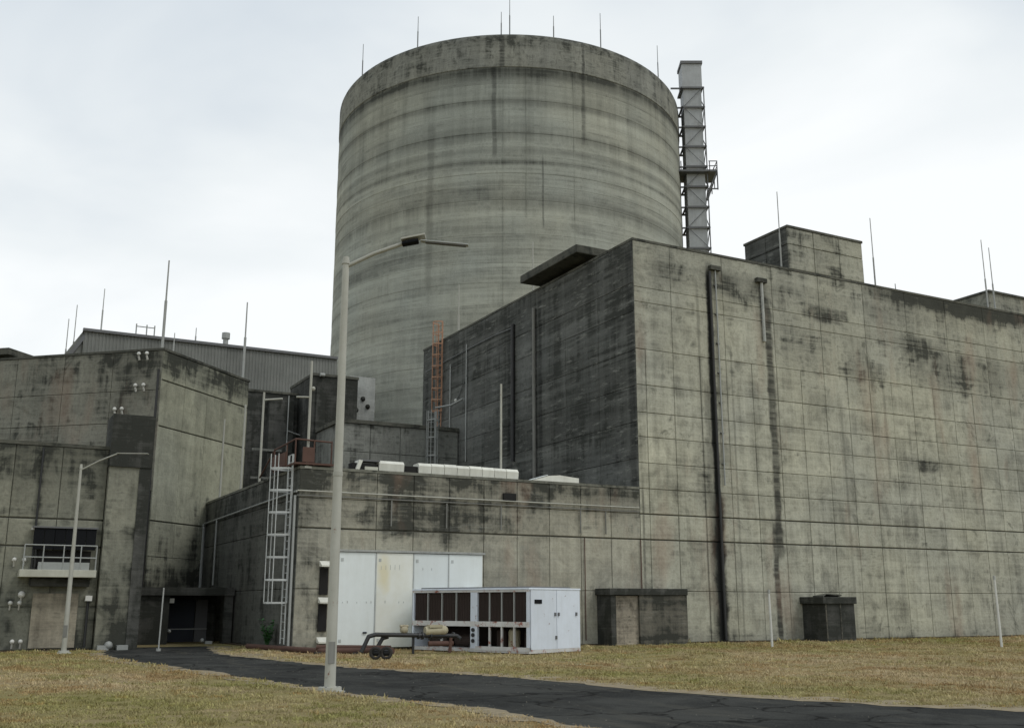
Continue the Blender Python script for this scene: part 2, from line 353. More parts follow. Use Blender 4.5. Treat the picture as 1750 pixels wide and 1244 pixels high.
def ground_mat():
    n = NT('dry_lawn_ground')
    a = n.noise(scale=(1, 1, 0), sc=0.10, detail=5, rough=0.6); b = n.noise(scale=(1, 1, 0), sc=0.9, detail=7, rough=0.7)
    f = n.noise(scale=(1, 1, 0), sc=14, detail=6, rough=0.8)
    k = n.math('ADD', n.math('MULTIPLY', a, 0.6), n.math('MULTIPLY', b, 0.4))
    c = n.mix(n.rng(k, 0.42, 0.58), (0.36, 0.285, 0.165), (0.25, 0.23, 0.085))
    c = n.mix(n.rng(b, 0.58, 0.72), c, (0.40, 0.32, 0.215))
    c = n.mix(n.rng(f, 0.35, 0.7, 0, 0.55), c, (0.16, 0.12, 0.06))
    n.L(c, n.b.inputs['Base Color']); n.b.inputs['Roughness'].default_value = 1.0; n.b.inputs['Specular IOR Level'].default_value = 0.1
    n.bump(n.math('ADD', f, b), 0.8, 0.06); return n.m
def road_mat():
    n = NT('old_asphalt')
    a = n.noise(sc=0.35, detail=7, rough=0.7, dist=0.5); f = n.noise(sc=34, detail=3, rough=0.8); g = n.noise(scale=(1.6, 0.22, 1), sc=0.9, detail=7, rough=0.75, off=(3, 4, 0))
    c = n.mix(n.rng(a, 0.42, 0.58), (0.024, 0.025, 0.024), (0.050, 0.051, 0.047))
    c = n.mix(n.rng(g, 0.54, 0.68, 0, 0.6), c, (0.085, 0.08, 0.065))
    c = n.mix(n.rng(f, 0.52, 0.72, 0, 0.6), c, (0.10, 0.098, 0.088))
    vo = n.t.nodes.new('ShaderNodeTexVoronoi'); vo.feature = 'DISTANCE_TO_EDGE'; vo.inputs['Scale'].default_value = 0.42
    mp = n.t.nodes.new('ShaderNodeVectorMath'); mp.operation = 'ADD'
    nn = n.t.nodes.new('ShaderNodeTexNoise'); nn.inputs['Scale'].default_value = 1.3; nn.inputs['Detail'].default_value = 6; n.L(n.pos, nn.inputs['Vector'])
    n.L(n.pos, mp.inputs[0]); n.L(nn.outputs['Color'], mp.inputs[1]); n.L(mp.outputs[0], vo.inputs['Vector'])
    c = n.mix(n.rng(vo.outputs['Distance'], 0.006, 0.02, 0.85, 0), c, (0.008, 0.008, 0.007))
    n.L(c, n.b.inputs['Base Color']); n.b.inputs['Roughness'].default_value = 1.0; n.b.inputs['Specular IOR Level'].default_value = 0.08
    n.bump(n.math('ADD', f, n.math('MULTIPLY', a, 1.5)), 0.6, 0.02); return n.m
def blade_mat():
    n = NT('grass_blade')
    a = n.noise(scale=(1, 1, 0), sc=0.10, detail=5, rough=0.6); b = n.noise(scale=(1, 1, 0), sc=0.9, detail=7, rough=0.7)
    k = n.math('ADD', n.math('ADD', n.math('MULTIPLY', a, 0.6), n.math('MULTIPLY', b, 0.3)), n.math('MULTIPLY', n.rnd, 0.05))
    c = n.mix(n.rng(k, 0.40, 0.58), (0.50, 0.40, 0.24), (0.27, 0.26, 0.09))
    c = n.mix(n.rng(b, 0.54, 0.66, 0, 0.8), c, (0.37, 0.22, 0.09))
    d_ = n.noise(scale=(1, 1, 0), sc=0.28, detail=5, rough=0.6, off=(7, 3, 0), dist=.8)
    c = n.mix(n.rng(d_, 0.5, 0.62, 0, 0.75), c, (0.33, 0.215, 0.10))
    c = n.mix(n.rng(d_, 0.46, 0.36, 0, 0.7), c, (0.215, 0.22, 0.065))
    v = n.rng(n.rnd, 0, 1, 0.75, 1.2)
    g = n.t.nodes.new('ShaderNodeCombineColor'); [n.L(v, g.inputs[i]) for i in range(3)]
    c = n.mix(1.0, c, g.outputs[0], 'MULTIPLY')
    n.L(c, n.b.inputs['Base Color']); n.b.inputs['Roughness'].default_value = 0.8; n.b.inputs['Specular IOR Level'].default_value = 0.15
    return n.m
M['ground'], M['road'], M['blade'] = ground_mat(), road_mat(), blade_mat()
M['verge'] = paint('dry_verge_dirt', (0.30, 0.25, 0.17), 1.0, dirt=0.8, dcol=(0.13, 0.11, 0.07), dscale=2.5, spec=.1)
M['grit'] = paint('pale_grit', (0.20, 0.19, 0.16), 1.0, dirt=0.5, spec=.1)
M['soil'] = paint('shaded_soil', (0.05, 0.036, 0.022), 1.0, dirt=0.7, dcol=(0.12, 0.085, 0.04), dscale=3)  # brown soil edge, darkened to stand in for contact shade along the walls

# ------------------------------------------------------------------ ground and road
def grid_sheet(x0, x1, y0, y1, nx, ny, z):
    m = MB(); vs = [(x0 + (x1 - x0) * i / nx, y0 + (y1 - y0) * j / ny, z) for j in range(ny + 1) for i in range(nx + 1)]
    return m.add(vs, [(j * (nx + 1) + i, j * (nx + 1) + i + 1, (j + 1) * (nx + 1) + i + 1, (j + 1) * (nx + 1) + i) for j in range(ny) for i in range(nx)])
struct(grid_sheet(-1500, 1500, -1500, 1500, 6, 6, 0).build('ground', M['ground']))

near = [(-21.3, 6.5), (-22.3, 1.5), (-22.3, -3.2), (-21.6, -8.0), (-21.07, -11.1), (-20.6, -15.0), (-20.1, -18.6), (-19.2, -22.3), (-19.02, -25.63), (-17.5, -30), (-13.5, -36), (-5, -46), (20, -70)]
far = [(-17.4, 6.5), (-18.0, 2.0), (-18.4, -0.8), (-18.0, -4.5), (-17.62, -8.0), (-16.8, -11.5), (-15.5, -14.6), (-14.84, -16.6), (-14.3, -20.8), (-12.5, -25.2), (-9.5, -29), (-1, -37), (26, -60)]
def smooth_line(pts, k=10):
    out = []
    for i in range(len(pts) - 1):
        p0, p1, p2, p3 = (Vector(pts[max(i - 1, 0)]), Vector(pts[i]), Vector(pts[i + 1]), Vector(pts[min(i + 2, len(pts) - 1)]))
        for j in range(k):
            t = j / k
            out.append(0.5 * ((2 * p1) + (p2 - p0) * t + (2 * p0 - 5 * p1 + 4 * p2 - p3) * t * t + (3 * p1 - p0 - 3 * p2 + p3) * t ** 3))
    out.append(Vector(pts[-1])); return out
nl, fl = smooth_line(near), smooth_line(far)
rj = random.Random(3)
nl = [p + Vector((rj.uniform(-.09, .09), rj.uniform(-.09, .09))) for p in nl]
fl = [p + Vector((rj.uniform(-.09, .09), rj.uniform(-.09, .09))) for p in fl]
m = MB(); L_ = len(nl)
m.add([(p.x, p.y, 0.006) for p in nl] + [(p.x, p.y, 0.006) for p in fl], [(i, L_ + i, L_ + i + 1, i + 1) for i in range(L_ - 1)])
struct(m.build('asphalt_road', M['road']))
# ragged dry verge along both road edges, and loose grit
for side, (ln_, sg) in enumerate(((nl, -1), (fl, 1))):
    m = MB(); vi, vo_ = [], []
    for i, p in enumerate(ln_):
        t = (ln_[min(i + 1, len(ln_) - 1)] - ln_[max(i - 1, 0)]).normalized(); nn_ = Vector((-t.y, t.x)) * sg
        if (ln_ is nl) and nn_.dot(fl[min(i, len(fl) - 1)] - p) > 0: nn_ = -nn_
        if (ln_ is fl) and nn_.dot(nl[min(i, len(nl) - 1)] - p) > 0: nn_ = -nn_
        vi.append(p - nn_ * rj.uniform(.0, .32)); vo_.append(p + nn_ * rj.uniform(.25, 1.1) * (1.0 if side else .6))
    k = len(vi)
    m.add([(p.x, p.y, 0.011) for p in vi] + [(p.x, p.y, 0.011) for p in vo_], [(i, k + i, k + i + 1, i + 1) for i in range(k - 1)])
    struct(m.build('dirt_verge', M['verge']))
m = MB(); rg = random.Random(9)
for _ in range(1500):
    i = rg.randrange(4, 90); t = rg.random()
    e0, e1 = nl[i], fl[i]; q = rg.choice((rg.gauss(0, .04), 1 + rg.gauss(0, .04), rg.gauss(0, .03), 1 + rg.gauss(0, .05), rg.random()))
    p = e0.lerp(e1, q) + (nl[i + 1] - nl[i]) * t; s_ = rg.uniform(.004, .014); a_ = rg.uniform(0, 6.28)
    v_ = [(p.x + s_ * math.cos(a_ + w_) , p.y + s_ * math.sin(a_ + w_), .004) for w_ in (0, 2.1, 4.2)] + [(p.x, p.y, .008 + s_)]
    m.add(v_, [(0, 1, 3), (1, 2, 3), (2, 0, 3)])
gvl = m.build('loose_grit', M['grit']); gvl['kind'] = 'stuff'
tag(gvl, 'pale loose grit scattered along the edges of the asphalt road', 'gravel')
m = MB()
m.box(-15.9, 31, -0.35, 0.05, -0.05, 0.035).box(-16.15, -15.8, -0.35, 10, -0.05, 0.034)
m.box(-26, -22.3, 4.6, 5.05, -0.05, 0.035)
struct(m.build('shaded_soil_strip', M['soil']))

def in_poly(x, y, P):
    c = False; j = len(P) - 1
    for i in range(len(P)):
        if (P[i][1] > y) != (P[j][1] > y) and x < (P[j][0] - P[i][0]) * (y - P[i][1]) / (P[j][1] - P[i][1]) + P[i][0]: c = not c
        j = i
    return c
road_poly = near + far[::-1]

# grass: clumps of blades spread with geometry nodes over the points of one mesh
def clump(seed, n, h, spread):
    r = random.Random(seed); m = MB()
    for _ in range(n):
        a = r.uniform(0, 6.283); d = spread * math.sqrt(r.random()); x, y = d * math.cos(a), d * math.sin(a)
        t = r.uniform(0, 6.283); wv = Vector((math.cos(t), math.sin(t), 0)) * r.uniform(.005, .011)
        hh = h * r.uniform(.5, 1.2); ln = Vector((r.uniform(-1, 1), r.uniform(-1, 1), 0)) * hh * .7
        p = Vector((x, y, -0.01)); q = p + ln * .35 + Vector((0, 0, hh * .6)); e = p + ln + Vector((0, 0, hh))
        m.add([p - wv, p + wv, q + wv * .8, q - wv * .8, e], [(0, 1, 2, 3), (3, 2, 4)])
    return m.mesh('grass_clump', M['blade'])
fwd = Vector((math.cos(R(62)), math.sin(R(62)))); rgt = Vector((fwd.y, -fwd.x)); c2 = Vector((CAM.x, CAM.y))
gr = random.Random(11); pts = []
def blocked(x, y):
    if in_poly(x, y, road_poly): return True
    if y > -0.25 and x > -15.8: return True
    if y > 4.8 and x < -15.8: return True
    if -16.1 < x < -15.5 and y > -.4: return True
    return False
for (d0, d1, dens, s0) in ((10, 20, 46, 1.0), (20, 30, 26, 1.25), (30, 46, 12, 1.6), (46, 62, 5, 2.2)):
    wmax = d1 * 0.66 + 3; area = 2 * wmax * (d1 - d0)
    for _ in range(int(area * dens)):
        d = gr.uniform(d0, d1); s = gr.uniform(-wmax, wmax)
        if abs(s) > d * 0.62 + 3: continue
        p = c2 + fwd * d + rgt * s
        if blocked(p.x, p.y): continue
        # bare trodden verge along the road
        nz = math.sin(p.x * 1.7 + p.y * .6) * math.sin(p.y * 1.1 - p.x * .7)
        if gr.random() < 0.18 + 0.22 * nz: continue
        pts.append((p.x, p.y, 0.0, s0 * gr.uniform(.6, 1.25) * (gr.uniform(1.3, 1.75) if gr.random() < .025 + (.12 if (p.y > -.9 and p.x > -15.8) or (p.y > 4.2 and p.x < -22) else 0) else 1)))
me = bpy.data.meshes.new('grass'); me.from_pydata([p[:3] for p in pts], [], [])
at = me.attributes.new('gscale', 'FLOAT', 'POINT'); at.data.foreach_set('value', [p[3] for p in pts])
go = bpy.data.objects.new('grass', me); col.objects.link(go); go['kind'] = 'stuff'; me.materials.append(M['blade'])
tag(go, 'short dry straw and olive coloured grass covering the lawns', 'grass')
gcol = bpy.data.collections.new('grass_clump_sources')
for k in range(4):
    gcol.objects.link(bpy.data.objects.new('grass_clump', clump(k, 26, (.032, .042, .026, .055)[k], .16)))
ng = bpy.data.node_groups.new('grass_spread', 'GeometryNodeTree')
ng.interface.new_socket('Geometry', in_out='INPUT', socket_type='NodeSocketGeometry')
ng.interface.new_socket('Geometry', in_out='OUTPUT', socket_type='NodeSocketGeometry')
N = ng.nodes.new
gi, gout, iop, ci = N('NodeGroupInput'), N('NodeGroupOutput'), N('GeometryNodeInstanceOnPoints'), N('GeometryNodeCollectionInfo')
ci.inputs[0].default_value = gcol; ci.inputs['Separate Children'].default_value = True; ci.inputs['Reset Children'].default_value = True
iop.inputs['Pick Instance'].default_value = True
rv = N('FunctionNodeRandomValue'); rv.data_type = 'FLOAT_VECTOR'; rv.inputs[0].default_value = (0, 0, 0); rv.inputs[1].default_value = (0.1, 0.1, 6.283)
na = N('GeometryNodeInputNamedAttribute'); na.data_type = 'FLOAT'; na.inputs[0].default_value = 'gscale'
ng.links.new(gi.outputs[0], iop.inputs['Points']); ng.links.new(ci.outputs[0], iop.inputs['Instance'])
ng.links.new(rv.outputs[0], iop.inputs['Rotation']); ng.links.new(na.outputs[0], iop.inputs['Scale'])
ng.links.new(iop.outputs[0], gout.inputs[0])
go.modifiers.new('spread', 'NODES').node_group = ng

# ------------------------------------------------------------------ shared small parts
def rod(parent, x, y, z0, z1, r=0.035, mat='rod', name='lightning_rod', lean=0.0):
    m = MB(); zm = z0 + (z1 - z0) * .55
    m.tube((x, y, z0), (x, y, zm), r, r, 6).tube((x, y, zm), (x, y, z1), r * .62, r * .5, 6)
    m.box(x - .09, x + .09, y - .09, y + .09, z0, z0 + .06)
    return m.build(name, M[mat], parent)
def cage_ladder(parent, p, out, z0, z1, zc, mat, w=.5, cage=.75, hoop=1.0, matr=None, rungs=True, bars=5, rr=.025):
    """p = foot of ladder against the wall, out = unit vector away from the wall, zc = where the cage starts"""
    out = Vector((*out, 0)); sd_ = Vector((-out.y, out.x, 0)); p = Vector((*p, 0)) + out * .2
    for k in (-1, 1):
        MB().tube(p + sd_ * k * w / 2 + Vector((0, 0, z0)), p + sd_ * k * w / 2 + Vector((0, 0, z1)), rr * 1.3, n=6).build('stile', M[mat], parent)
    m = MB(); z = z0 + .2
    while z < z1: m.tube(p + sd_ * w / 2 + Vector((0, 0, z)), p - sd_ * w / 2 + Vector((0, 0, z)), rr * .7, n=5); z += .3
    m.build('rungs', M[mat], parent)
    # round cage
    def cp(a): return p + sd_ * (w * .72 * math.cos(a)) + out * (cage * math.sin(a))
    z = zc
    while z <= z1 + .01:
        m = MB(); pr = [cp(math.pi * i / 8) for i in range(9)]
        for a, b in zip(pr, pr[1:]):
            t = (b - a).normalized(); nn = Vector((t.y, -t.x, 0)) * .012
            m.obox(a + Vector((0, 0, z - .035)) - nn, b - a, Vector((0, 0, .07)), nn * 2)
        m.build('cage_hoop', M[mat], parent); z += hoop
    for i in range(bars):
        a = math.pi * (i + .0) / (bars - 1); q = cp(a)
        MB().tube(q + Vector((0, 0, zc)), q + Vector((0, 0, z1)), rr * .8, n=5).build('cage_bar', M[mat], parent)

# ------------------------------------------------------------------ reactor drum
CX, CY, CR, CH = 24.26, 58.62, 19.3, 56.4
drum = thing('containment_building', 'huge round windowless concrete drum with rings of dark staining rising behind the other buildings', 'reactor building')
drum.location = (CX, CY, 0)
def ring(z0, z1, r, mat, n=160, name='wall_ring', seg=None, topr=None):
    m = MB(); prof = [(r - .3, z0), (r - .02, z0), (r, z0 + .035), (r, z1 - .035), (r - .02, z1), (r - .3, z1)] if topr is None else topr
    vs = [(rr * math.cos(2 * math.pi * i / n), rr * math.sin(2 * math.pi * i / n), z) for i in range(n) for rr, z in prof]
    k = len(prof)
    m.add(vs, [(i * k + j, ((i + 1) % n) * k + j, ((i + 1) % n) * k + j + 1, i * k + j + 1) for i in range(n) for j in range(k - 1)], False)
    o = m.build(name, M[mat], drum)
    for p in o.data.polygons: p.use_smooth = True
    o.data.set_sharp_from_angle(angle=R(12))
    return o
zz = [0, 6, 12]
rr_ = random.Random(5)
levels = [13.8, 15.6, 17.4, 19.2, 21.0, 22.8, 24.7, 26.6, 28.5, 30.5, 32.4, 33.8, 35.2, 36.9, 38.6, 40.0, 41.3, 42.5, 44.0, 45.4, 47.1, 48.8, 50.5, 52.3]
zz += levels
for a, b in zip(zz, zz[1:]):
    ring(a, b, CR + rr_.uniform(-.015, .015), 'drum')
rim = [(CR - .3, 52.3), (CR + .01, 52.3), (CR + .05, 52.36)] + [(CR + .05, 55.2)] + \
      [(CR + .05 - 1.0 + 1.0 * math.cos(t), 55.2 + 1.0 * math.sin(t)) for t in [R(a) for a in (15, 30, 45, 60, 75, 90)]] + [(CR - 2.2, 56.35), (CR - 2.3, 55.2)]
ring(0, 0, 0, 'drum_top', name='rim', topr=rim)
m = MB(); n_ = 96
dome = []
for j in range(7):
    t = j / 6; rad = (CR - 2.2) * math.cos(t * math.pi / 2); zd = 55.2 + 3.2 * math.sin(t * math.pi / 2)
    dome += [(max(rad, .01) * math.cos(2 * math.pi * i / n_), max(rad, .01) * math.sin(2 * math.pi * i / n_), zd) for i in range(n_)]
m.add(dome, [(j * n_ + i, j * n_ + (i + 1) % n_, (j + 1) * n_ + (i + 1) % n_, (j + 1) * n_ + i) for j in range(6) for i in range(n_)], True)
m.build('dome', M['drum_top'], drum)
# vertical construction joints and shallow cover strips
for aa in (-119.5, -113, -99):
    a = R(aa); c, s = math.cos(a), math.sin(a)
    zt = rr_.choice((52.2, 48.8, 45.4)); zb = rr_.choice((12, 20, 30, 36))
    if aa == -113: zb, zt = 36.9, 52.2
    MB().obox(((CR + .005) * c + .03 * s, (CR + .005) * s - .03 * c, zb), (-.05 * s, .05 * c, 0), (.025 * c, .025 * s, 0), (0, 0, zt - zb)).build('joint_strip', M['drum'], drum)
for a, zt in ((-176.5, 60.4), (-148, 59.8), (-120.3, 58.8), (-117.7, 60.3), (-104, 58.7), (-87.7, 60.2), (-57.3, 60.6)):
    rod(drum, 18.4 * math.cos(R(a)), 18.4 * math.sin(R(a)), 56.1, zt, .06, 'dark_rod')

# tall vent duct beside the drum
st = thing('vent_duct', 'tall narrow grey steel duct with bracing frames climbing the right side of the round drum', 'vent stack')
sx, sy = 40.35, 45.45
st.location = (sx, sy, 0)
ang = -28.0
ca, sa = math.cos(R(ang)), math.sin(R(ang)); ex = Vector((ca, sa, 0)); ey = Vector((-sa, ca, 0))
hw = 1.0
for z0, z1 in zip(lin(20, 57.6, 16), lin(20, 57.6, 16)[1:]):
    MB().obox(-ex * hw - ey * hw + Vector((0, 0, z0 + .04)), ex * 2 * hw, ey * 2 * hw, (0, 0, z1 - z0 - .08)).build('duct_section', M['stack'], st)
MB().obox(-ex * 1.1 - ey * 1.1 + Vector((0, 0, 57.6)), ex * 2.2, ey * 2.2, (0, 0, 2.95)).build('duct_top', M['stack'], st)
MB().obox(-ex * 1.22 - ey * 1.22 + Vector((0, 0, 60.55)), ex * 2.44, ey * 2.44, (0, 0, .35)).build('duct_cap', M['frame'], st)
for z in lin(20, 57.6, 16):
    m = MB()
    for (o_, d_) in ((-ex * 1.3 - ey * 1.25, ex * 2.6), (-ex * 1.3 + ey * 1.1, ex * 2.6), (ex * 1.05 - ey * 1.25, ey * 2.5), (-ex * 1.3 - ey * 1.25, ey * 2.5)):
        wv = (ey if abs(d_.normalized().dot(ex)) > .9 else ex) * .15
        m.obox(o_ + Vector((0, 0, z - .1)), d_, wv, (0, 0, .2))
    m.obox(-ex * 2.4 - ey * 1.05 + Vector((0, 0, z - .08)), ex * 1.2, ey * .14, (0, 0, .16))
    m.build('frame_ring', M['frame'], st)
zs_ = lin(20, 57.6, 16)
for i, (z0, z1) in enumerate(zip(zs_, zs_[1:])):
    m = MB(); q = ex * 1.22
    if i % 2: m.tube(q - ey * 1.2 + Vector((0, 0, z0)), q + ey * 1.2 + Vector((0, 0, z1)), .06, n=6)
    else: m.tube(q + ey * 1.2 + Vector((0, 0, z0)), q - ey * 1.2 + Vector((0, 0, z1)), .06, n=6)
    a_, b_ = (-1, 1) if i % 2 else (1, -1)
    m.tube(-ey * 1.22 + ex * a_ * 1.1 + Vector((0, 0, z0)), -ey * 1.22 + ex * b_ * 1.1 + Vector((0, 0, z1)), .035, n=6)
    m.tube(q - ey * 1.2 + Vector((0, 0, z0)), q - ey * 1.2 + Vector((0, 0, z1)), .07, n=6)
    m.build('brace', M['frame'], st)
m = MB(); zp = 47.4
m.obox(-ex * 2.4 - ey * 1.7 + Vector((0, 0, zp)), ex * 4.6, ey * 3.2, (0, 0, .22))
plf = m.build('platform', M['frame'], st)
m = MB()
for (a, b) in ((-1.7, -1.7), (-1.7, 1.5), (2.2, -1.7), (2.2, 1.5), (1.4, -1.7), (2.2, 0)):
    m.tube(ex * a + ey * b + Vector((0, 0, zp - 1.3 if a > 2 else zp)), ex * a + ey * b + Vector((0, 0, zp + 1.2)), .06, n=6)
for z in (.6, 1.15): m.obox(ex * 1.3 - ey * 1.72 + Vector((0, 0, zp + z)), ex * .9, ey * .06, (0, 0, .09)).obox(ex * 2.2 - ey * 1.7 + Vector((0, 0, zp + z)), ex * .06, ey * 3.2, (0, 0, .09))
m.build('platform_rail', M['frame'], plf)
m = MB()
m.tube(ex * 2.2 - ey * 1.6 + Vector((0, 0, zp)), ex * 1.1 - ey * 1.2 + Vector((0, 0, zp - 3.2)), .08, n=6).tube(ex * 2.2 + ey * 1.4 + Vector((0, 0, zp)), ex * 1.1 + ey * 1.2 + Vector((0, 0, zp - 3.2)), .08, n=6)
m.tube(ex * 1.2 - ey * 1.65 + Vector((0, 0, zp - 2.0)), ex * 2.2 - ey * 1.65 + Vector((0, 0, zp - 2.0)), .08, n=6).tube(ex * 2.2 - ey * 1.65 + Vector((0, 0, zp - 2.1)), ex * 2.2 - ey * 1.65 + Vector((0, 0, zp)), .08, n=6)
m.tube(ex * 1.3 - ey * 1.65 + Vector((0, 0, zp - 1.9)), ex * 2.2 - ey * 1.65 + Vector((0, 0, zp)), .06, n=6)
m.build('platform_bracket', M['frame'], plf)

# ------------------------------------------------------------------ turbine hall with metal cladding
hall = thing('turbine_hall', 'long grey shed clad in ribbed metal sheets, behind the blocks on the left', 'industrial hall')
HX0, HX1, HY, HZ = -20.1, .3, 45.0, 22.5
MB().add([(HX0, HY + .12, 0), (HX1, HY + .12, 0), (HX1, HY + .12, HZ - .1), (HX0, HY + .12, HZ - .1),
          (HX0 - 1.2, HY + 4, 0), (HX1, HY + 24, 0), (HX1, HY + 24, HZ - .1), (HX0 - 4, HY + 14, HZ - 6), (HX0 - 4, HY + 24, 0), (HX0 - 4, HY + 24, HZ - 6), (HX0, HY + 24, HZ - .1)],
         [(0, 1, 2, 3), (1, 5, 6, 2), (3, 2, 6, 10)]).build('wall', M['clad'], hall)
m = MB(); m.prism([(HX0 - .02, HY + .3), (HX0 - .02, HY + 24), (HX0 - 5, HY + 24), (HX0 - 5, HY + .3)][::-1], 0, 14)
m.extr([(HX0 - .02, HY + .3, 14), (HX0 - .02, HY + .3, HZ - .1), (HX0 - 5, HY + .3, 14)], (0, 23.7, 0))
m.build('sloping_end', M['clad'], hall)
m = MB()
m.obox((HX0 + .05, HY + .1, HZ - .35), (-5.1, 0, -8.7), (0, .3, 0), (.3, 0, 0)).build('sloping_trim', M['frame'], hall)
_sheet = MB(); wS = 1.565; npr = 6
for i in range(npr):
    u = i * wS / npr; p_ = wS / npr
    _sheet.add([(u, 0, 0), (u + p_ * .3, 0, 0), (u + p_ * .4, -.035, 0), (u + p_ * .9, -.035, 0), (u + p_, 0, 0),
                (u, 0, 1), (u + p_ * .3, 0, 1), (u + p_ * .4, -.035, 1), (u + p_ * .9, -.035, 1), (u + p_, 0, 1)],
               [(k, k + 1, k + 6, k + 5) for k in range(4)])
sm = _sheet.mesh('cladding_sheet', M['clad'])
for i in range(13):
    for z0, z1 in ((2, 15.6), (15.65, 22.3)):
        o = link('cladding_sheet', sm, (HX0 + i * wS + rr_.uniform(-.01, .01), HY + .1 + rr_.uniform(-.01, .015), z0), hall); o.scale = (1, 1, z1 - z0)
MB().box(HX0 - .1, HX1, HY - .12, HY + .3, HZ - .22, HZ).build('ridge_flashing', M['frame'], hall)
for x, z in ((-18.8, 26.2), (-11.5, 23.9), (-20.7, 24.6), (-21.2, 23.4)): rod(hall, x, HY + 1.2, 18 if x < -20.1 else 22.3, z, .06, 'rod')
MB().tube((-9.1, HY + 1, 22.3), (-9.1, HY + 1, 23.3), .22, n=10).tube((-9.1, HY + 1, 23.2), (-9.1, HY + 1, 23.7), .34, n=10).build('roof_vent', M['galv'], hall)
m = MB()
for x in (-16.2, -15.4, -14.8): m.tube((x, HY + 1, 22.3), (x, HY + 1, 23.6), .05, n=6)
m.tube((-16.2, HY + 1, 23.4), (-14.8, HY + 1, 23.4), .04, n=6).build('roof_rail', M['rod'], hall)

# ------------------------------------------------------------------ large pale building (front Y=0, side X=0)
aux = thing('auxiliary_building', 'massive windowless building with pale panelled concrete front and black stained side wall at right', 'building')
AH = 18.8
MB().box(0.06, 60, 0.06, 25.3, 0, AH - .9).build('wall', M['front_core'], aux)
m = MB().box(0.06, 60, 0.06, .6, AH - .9, AH - .05).box(0.06, .6, .6, 25.3, AH - .9, AH - .05)
m.build('parapet', M['front_core'], aux)
MB().box(-.03, 60, -.03, .66, AH - .09, AH + .03).box(-.03, .66, .66, 25.35, AH - .09, AH + .03).build('coping', M['coping'], aux)
us = [0.0, .55, 2.15, 3.75] + [3.75 + 1.62 * i for i in range(1, 17)]
panels(aux, (0, .06, 0), (1, 0, 0), (0, -1, 0), us, [.03, 2.26, 4.53, 5.67, 6.82, 8.0, 9.2, 10.35, 11.65, 13.37], M['front'], gap=.02, jit=.01, wide=(4.53, 5.67))
us2 = [0.0, 2.15, 5.37] + [5.37 + 3.24 * i for i in range(1, 8)] + [us[-1]]
us2 = [u for u in us2 if u <= us[-1]]
panels(aux, (0, .06, 0), (1, 0, 0), (0, -1, 0), us2, [13.37, 15.67, 16.4, AH - .09], M['front'], gap=.018)
MB().box(us[-1], 60, -.0, .08, .03, AH - .09).build('plain_wall', M['front'], aux)
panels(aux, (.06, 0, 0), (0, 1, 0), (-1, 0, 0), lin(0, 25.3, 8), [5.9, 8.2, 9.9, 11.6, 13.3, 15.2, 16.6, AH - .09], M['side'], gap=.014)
# drain pipes down the front with the brackets
for x, z0, z1 in ((4.88, 7.2, 17.9), (7.85, 14.6, 17.7)):
    m = MB().tube((x, -.1, z0), (x, -.1, z1), .04 if x < 6 else .08, n=8); dp_ = m.build('drain_pipe', M['galv'] if x < 6 else M['pale_c'], aux)
    m = MB()
    for z in lin(z0 + 1, z1 - .8, 6): m.box(x - .09, x + .09, -.11, -.005, z, z + .05)
    m.build('pipe_bracket', M['frame'], dp_)
    MB().box(x - .35, x + .3, -.22, -.01, z1, z1 + .22).build('scupper', M['coping'], aux)
MB().tube((4.5, -.12, .1), (4.5, -.12, 17.8), .065, n=8).build('black_drain_pipe', M['black'], aux)
# side wall: pale conduit, black pipe, bracket line
MB().tube((-.16, 9.45, 6.9), (-.16, 9.45, 17.7), .10, n=8).build('side_pipe', M['pipe_grey'], aux)
MB().tube((-.12, 12.0, 9.5), (-.12, 12.0, 17.4), .12, n=8).build('side_pipe', M['black'], aux)
MB().tube((-.10, 18.2, 10.2), (-.10, 18.2, 17.6), .04, n=6).tube((-.10, 20.6, 12.4), (-.10, 20.6, 16.8), .04, n=6).build('cable', M['galv'], aux)
m = MB().path([(-.1, 12, 17.2), (-.1, 14.5, 17.3), (-.1, 18.0, 17.25), (-.1, 24.6, 17.1)], .03); m.build('cable', M['dark_rod'], aux)
m = MB().path([(-.1, 18.1, 15.6), (-.1, 19.2, 14.6), (-.1, 19.6, 14.3)], .03); m.build('cable', M['dark_rod'], aux)
MB().ball((-.15, 19.6, 14.25), .11, 8).build('wall_light', M['lampw'], aux)
# roof blocks
p1 = [MB().box(10.0, 15.3, .06, 3.4, AH - .2, 21.2)]
p1[0].build('roof_block', M['front_core'], aux)
panels(aux, (0, .06, 0), (1, 0, 0), (0, -1, 0), [9.94, 11.75, 13.6, 15.36], [AH + .03, 20.2, 21.12], M['front'], name='roof_block_panel')
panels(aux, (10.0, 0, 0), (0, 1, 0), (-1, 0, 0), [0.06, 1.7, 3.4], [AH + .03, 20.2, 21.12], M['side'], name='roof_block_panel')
MB().box(9.9, 15.4, -.04, 3.44, 21.12, 21.25).build('roof_block_coping', M['coping'], aux)
MB().box(29.7, 42, 3.0, 12, AH - 1, 21.2).build('roof_block', M['front'], aux)
MB().box(29.62, 42.1, 2.9, 12.1, 21.2, 21.34).build('roof_block_coping', M['coping'], aux)
# overhanging roof slab over the dark side
MB().box(.7, 6.5, 4.4, 9.2, AH - .5, 19.12).build('roof_house', M['dark'], aux)
MB().box(-.85, 7.4, 3.75, 9.75, 19.12, 19.56).build('roof_slab', M['coping'], aux, bevel=.04)
for x, z in ((10.25, 23.2), (17.3, 23.3), (26.8, 23.6), (27.45, 23.2)):
    rod(aux, x if x > 11 else 9.72, 1.0 if x > 11 else .35, AH - .8, z, .05, 'rod')
for y, z in ((11.4, 22.4), (21.6, 22.6)): rod(aux, .9, y, AH - .8, z, .07, 'lamp_pole')
rod(aux, 18.9, 1, AH - .8, 19.6, .05)

